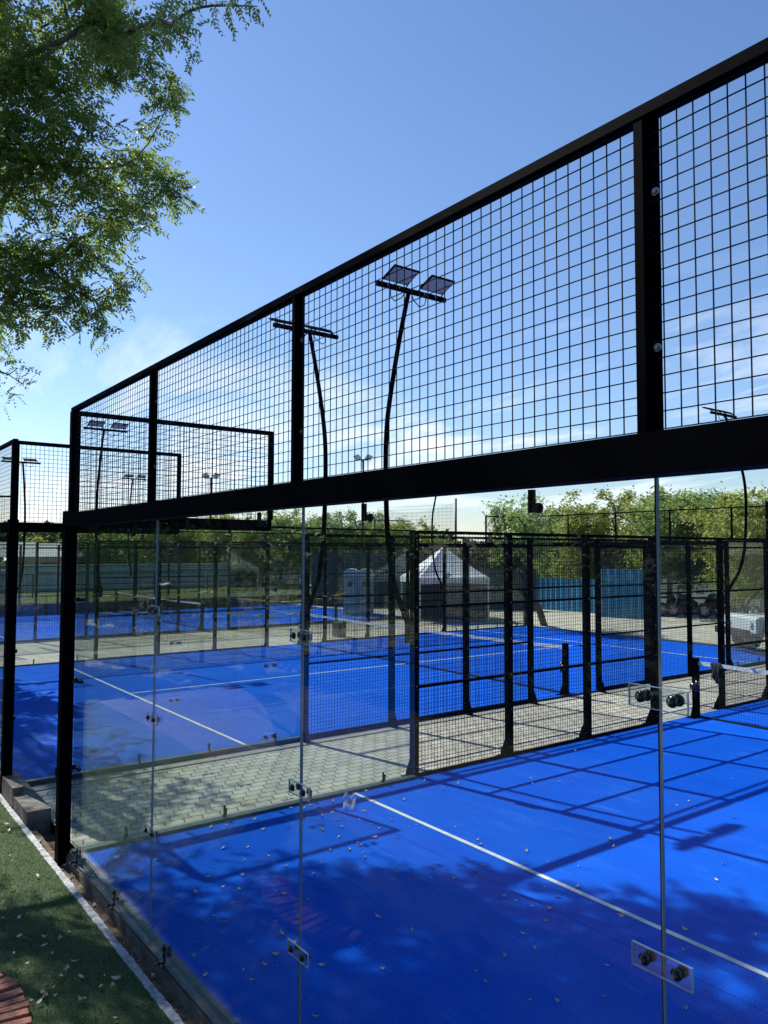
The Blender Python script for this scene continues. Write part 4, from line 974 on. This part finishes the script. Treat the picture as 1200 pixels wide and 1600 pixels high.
# ------------------------------------------------------------------ vehicles
def wheel(parent, c, r, w_, name='wheel'):
    c = Vector(c); n = 28; mb = MB()
    prof = [(r*.60, -w_/2), (r*.92, -w_/2), (r, -w_*.36), (r, w_*.36), (r*.92, w_/2), (r*.60, w_/2), (r*.60, -w_/2)]
    for i in range(n):
        a0, a1 = 2*math.pi*i/n, 2*math.pi*(i+1)/n
        for (ra, ya), (rb, yb) in zip(prof, prof[1:]):
            mb.quad(c+Vector((math.cos(a0)*ra, ya, math.sin(a0)*ra)), c+Vector((math.cos(a1)*ra, ya, math.sin(a1)*ra)), c+Vector((math.cos(a1)*rb, yb, math.sin(a1)*rb)), c+Vector((math.cos(a0)*rb, yb, math.sin(a0)*rb)))
        if i % 2 == 0: mb.obox(c+Vector((math.cos(a0)*r*1.01, 0, math.sin(a0)*r*1.01)), Vector((-math.sin(a0), 0, math.cos(a0)))*r*.07, (0, w_*.42, 0), Vector((math.cos(a0), 0, math.sin(a0)))*r*.02)
    wh = mb.build(name, 'tyre', parent)
    m2 = MB(); 
    for k in range(7):
        a = 2*math.pi*k/7; d = Vector((math.cos(a), 0, math.sin(a))); s_ = Vector((-d.z, 0, d.x)); m2.obox(c+d*r*.33, d*r*.27, s_*r*.07, (0, w_*.40, 0))
    m2.tube([c+Vector((0, -w_*.44, 0)), c+Vector((0, w_*.44, 0))], r*.15, 12)
    for k in range(24):
        a0, a1 = 2*math.pi*k/24, 2*math.pi*(k+1)/24
        for yy in (-w_*.44, w_*.44):
            q_ = [c+Vector((math.cos(a)*rr_, yy, math.sin(a)*rr_)) for a, rr_ in ((a0, r*.55), (a1, r*.55), (a1, r*.62), (a0, r*.62))]; m2.quad(*q_); 
    m2.build('rim', 'rim', wh)
    return wh
p = at(1190, 23.9)
rt = thing('off_road_car', 'silver open off road car with a black wheel arch at the right edge', 'car', (p.x, p.y, -.055), math.atan2(RT.y, RT.x)+R(6))
# local x to the right along the car, near flank at y=-.9
MB().prism([(-.72, -.78, .62), (-.72, -.78, .98), (-.62, -.78, 1.04), (3.0, -.78, 1.02), (3.0, -.78, .50), (.62, -.78, .48), (.5, -.78, .80), (-.5, -.78, .80), (-.58, -.78, .62)], (0, 1.56, 0)).build('body', 'carwhite', rt)
MB().prism([(-.60, -.98, .62), (-.46, -.98, .90), (-.3, -.98, .96), (.32, -.98, .96), (.5, -.98, .88), (.64, -.98, .60), (.56, -.98, .60), (.42, -.98, .82), (.25, -.98, .88), (-.25, -.98, .88), (-.40, -.98, .82), (-.53, -.98, .60)], (0, .24, 0)).build('wheel_arch', 'tyre', rt)
MB().box(-1.02, -.86, -.75, .75, .52, .70).box(-.88, -.70, -.3, -.2, .55, .66).box(-.88, -.70, .2, .3, .55, .66).build('bumper', 'tyre', rt)
b = MB()
for y in (-.66, .66):
    b.tube([(-.2, y, 1.0), (-.05, y, 1.35), (.4, y, 1.80), (.6, y, 1.85), (2.2, y, 1.84), (2.9, y, 1.1)], .032, 8)
b.tube([(.5, -.66, 1.84), (.5, .66, 1.84)], .03, 8).tube([(1.9, -.66, 1.84), (1.9, .66, 1.84)], .03, 8); b.build('roll_cage', 'steel', rt, True)
for x, y in ((.75, -.4), (.75, .4)):
    MB().box(x-.22, x+.22, y-.22, y+.22, .96, 1.10).box(x-.28, x-.16, y-.22, y+.22, 1.05, 1.62).build('seat', 'cloth', rt)
b = MB(); disc(b, (-.735, -.55, .86), (-1, 0, 0), .09, .04, 18); b.build('headlight', 'boothr', rt)
b = MB(); disc(b, (-.735, .55, .86), (-1, 0, 0), .09, .04, 18); b.build('headlight', 'boothr', rt)
for x in (0, 2.35):
    for y in (-.82, .82): wheel(rt, (x, y, .43), .43, .27)
MB().tube([(1.0, -.4, 1.35), (1.0, -.38, 1.36)], .17, 16).build('steering_wheel', 'steel', rt)
def bike(u, d, rz, label):
    p = at(u, d); rt = thing('motorcycle', label, 'motorcycle', (p.x, p.y, -.05), rz, 'motorcycles parked in the shade')
    for x in (-.62, .62): wheel(rt, (x, 0, .30), .30, .11)
    MB().prism([(-.35, -.11, .32), (.25, -.11, .30), (.35, -.11, .62), (.2, -.11, .86), (-.1, -.11, .80), (-.35, -.11, .62)], (0, .22, 0)).build('engine', 'steel', rt)
    MB().prism([(-.05, -.13, .78), (.34, -.13, .76), (.38, -.13, .90), (.2, -.13, .98), (0, -.13, .92)], (0, .26, 0)).build('tank', 'steel_far', rt)
    MB().box(-.72, -.05, -.12, .12, .78, .86).build('seat', 'cloth', rt)
    MB().tube([(.62, .07, .30), (.42, .06, .95)], .022, 8).tube([(.62, -.07, .30), (.42, -.06, .95)], .022, 8).build('fork', 'bolt', rt)
    MB().tube([(.36, -.34, 1.06), (.42, -.1, 1.0), (.42, .1, 1.0), (.36, .34, 1.06)], .015, 8).build('handlebar', 'steel', rt)
    b = MB(); disc(b, (.5, 0, .88), (1, 0, -.1), .09, .06, 14); b.build('headlight', 'boothr', rt)
    MB().tube([(.1, -.16, .28), (-.4, -.17, .27), (-.85, -.18, .36)], .04, 8).build('exhaust', 'rim', rt, True)
az = math.atan2(RT.y, RT.x)
bike(1052, 36.0, az+.2, 'motorcycle parked in the shade just right of the near glass joint')
bike(1074, 35.6, az+2.6, 'motorcycle with a bright wheel parked in the shade, second from the glass joint')
bike(1108, 36.2, az+.6, 'motorcycle half hidden behind a mesh post of the second court')
bike(1148, 35.5, az-.3, 'motorcycle parked in the shade nearest the silver car')
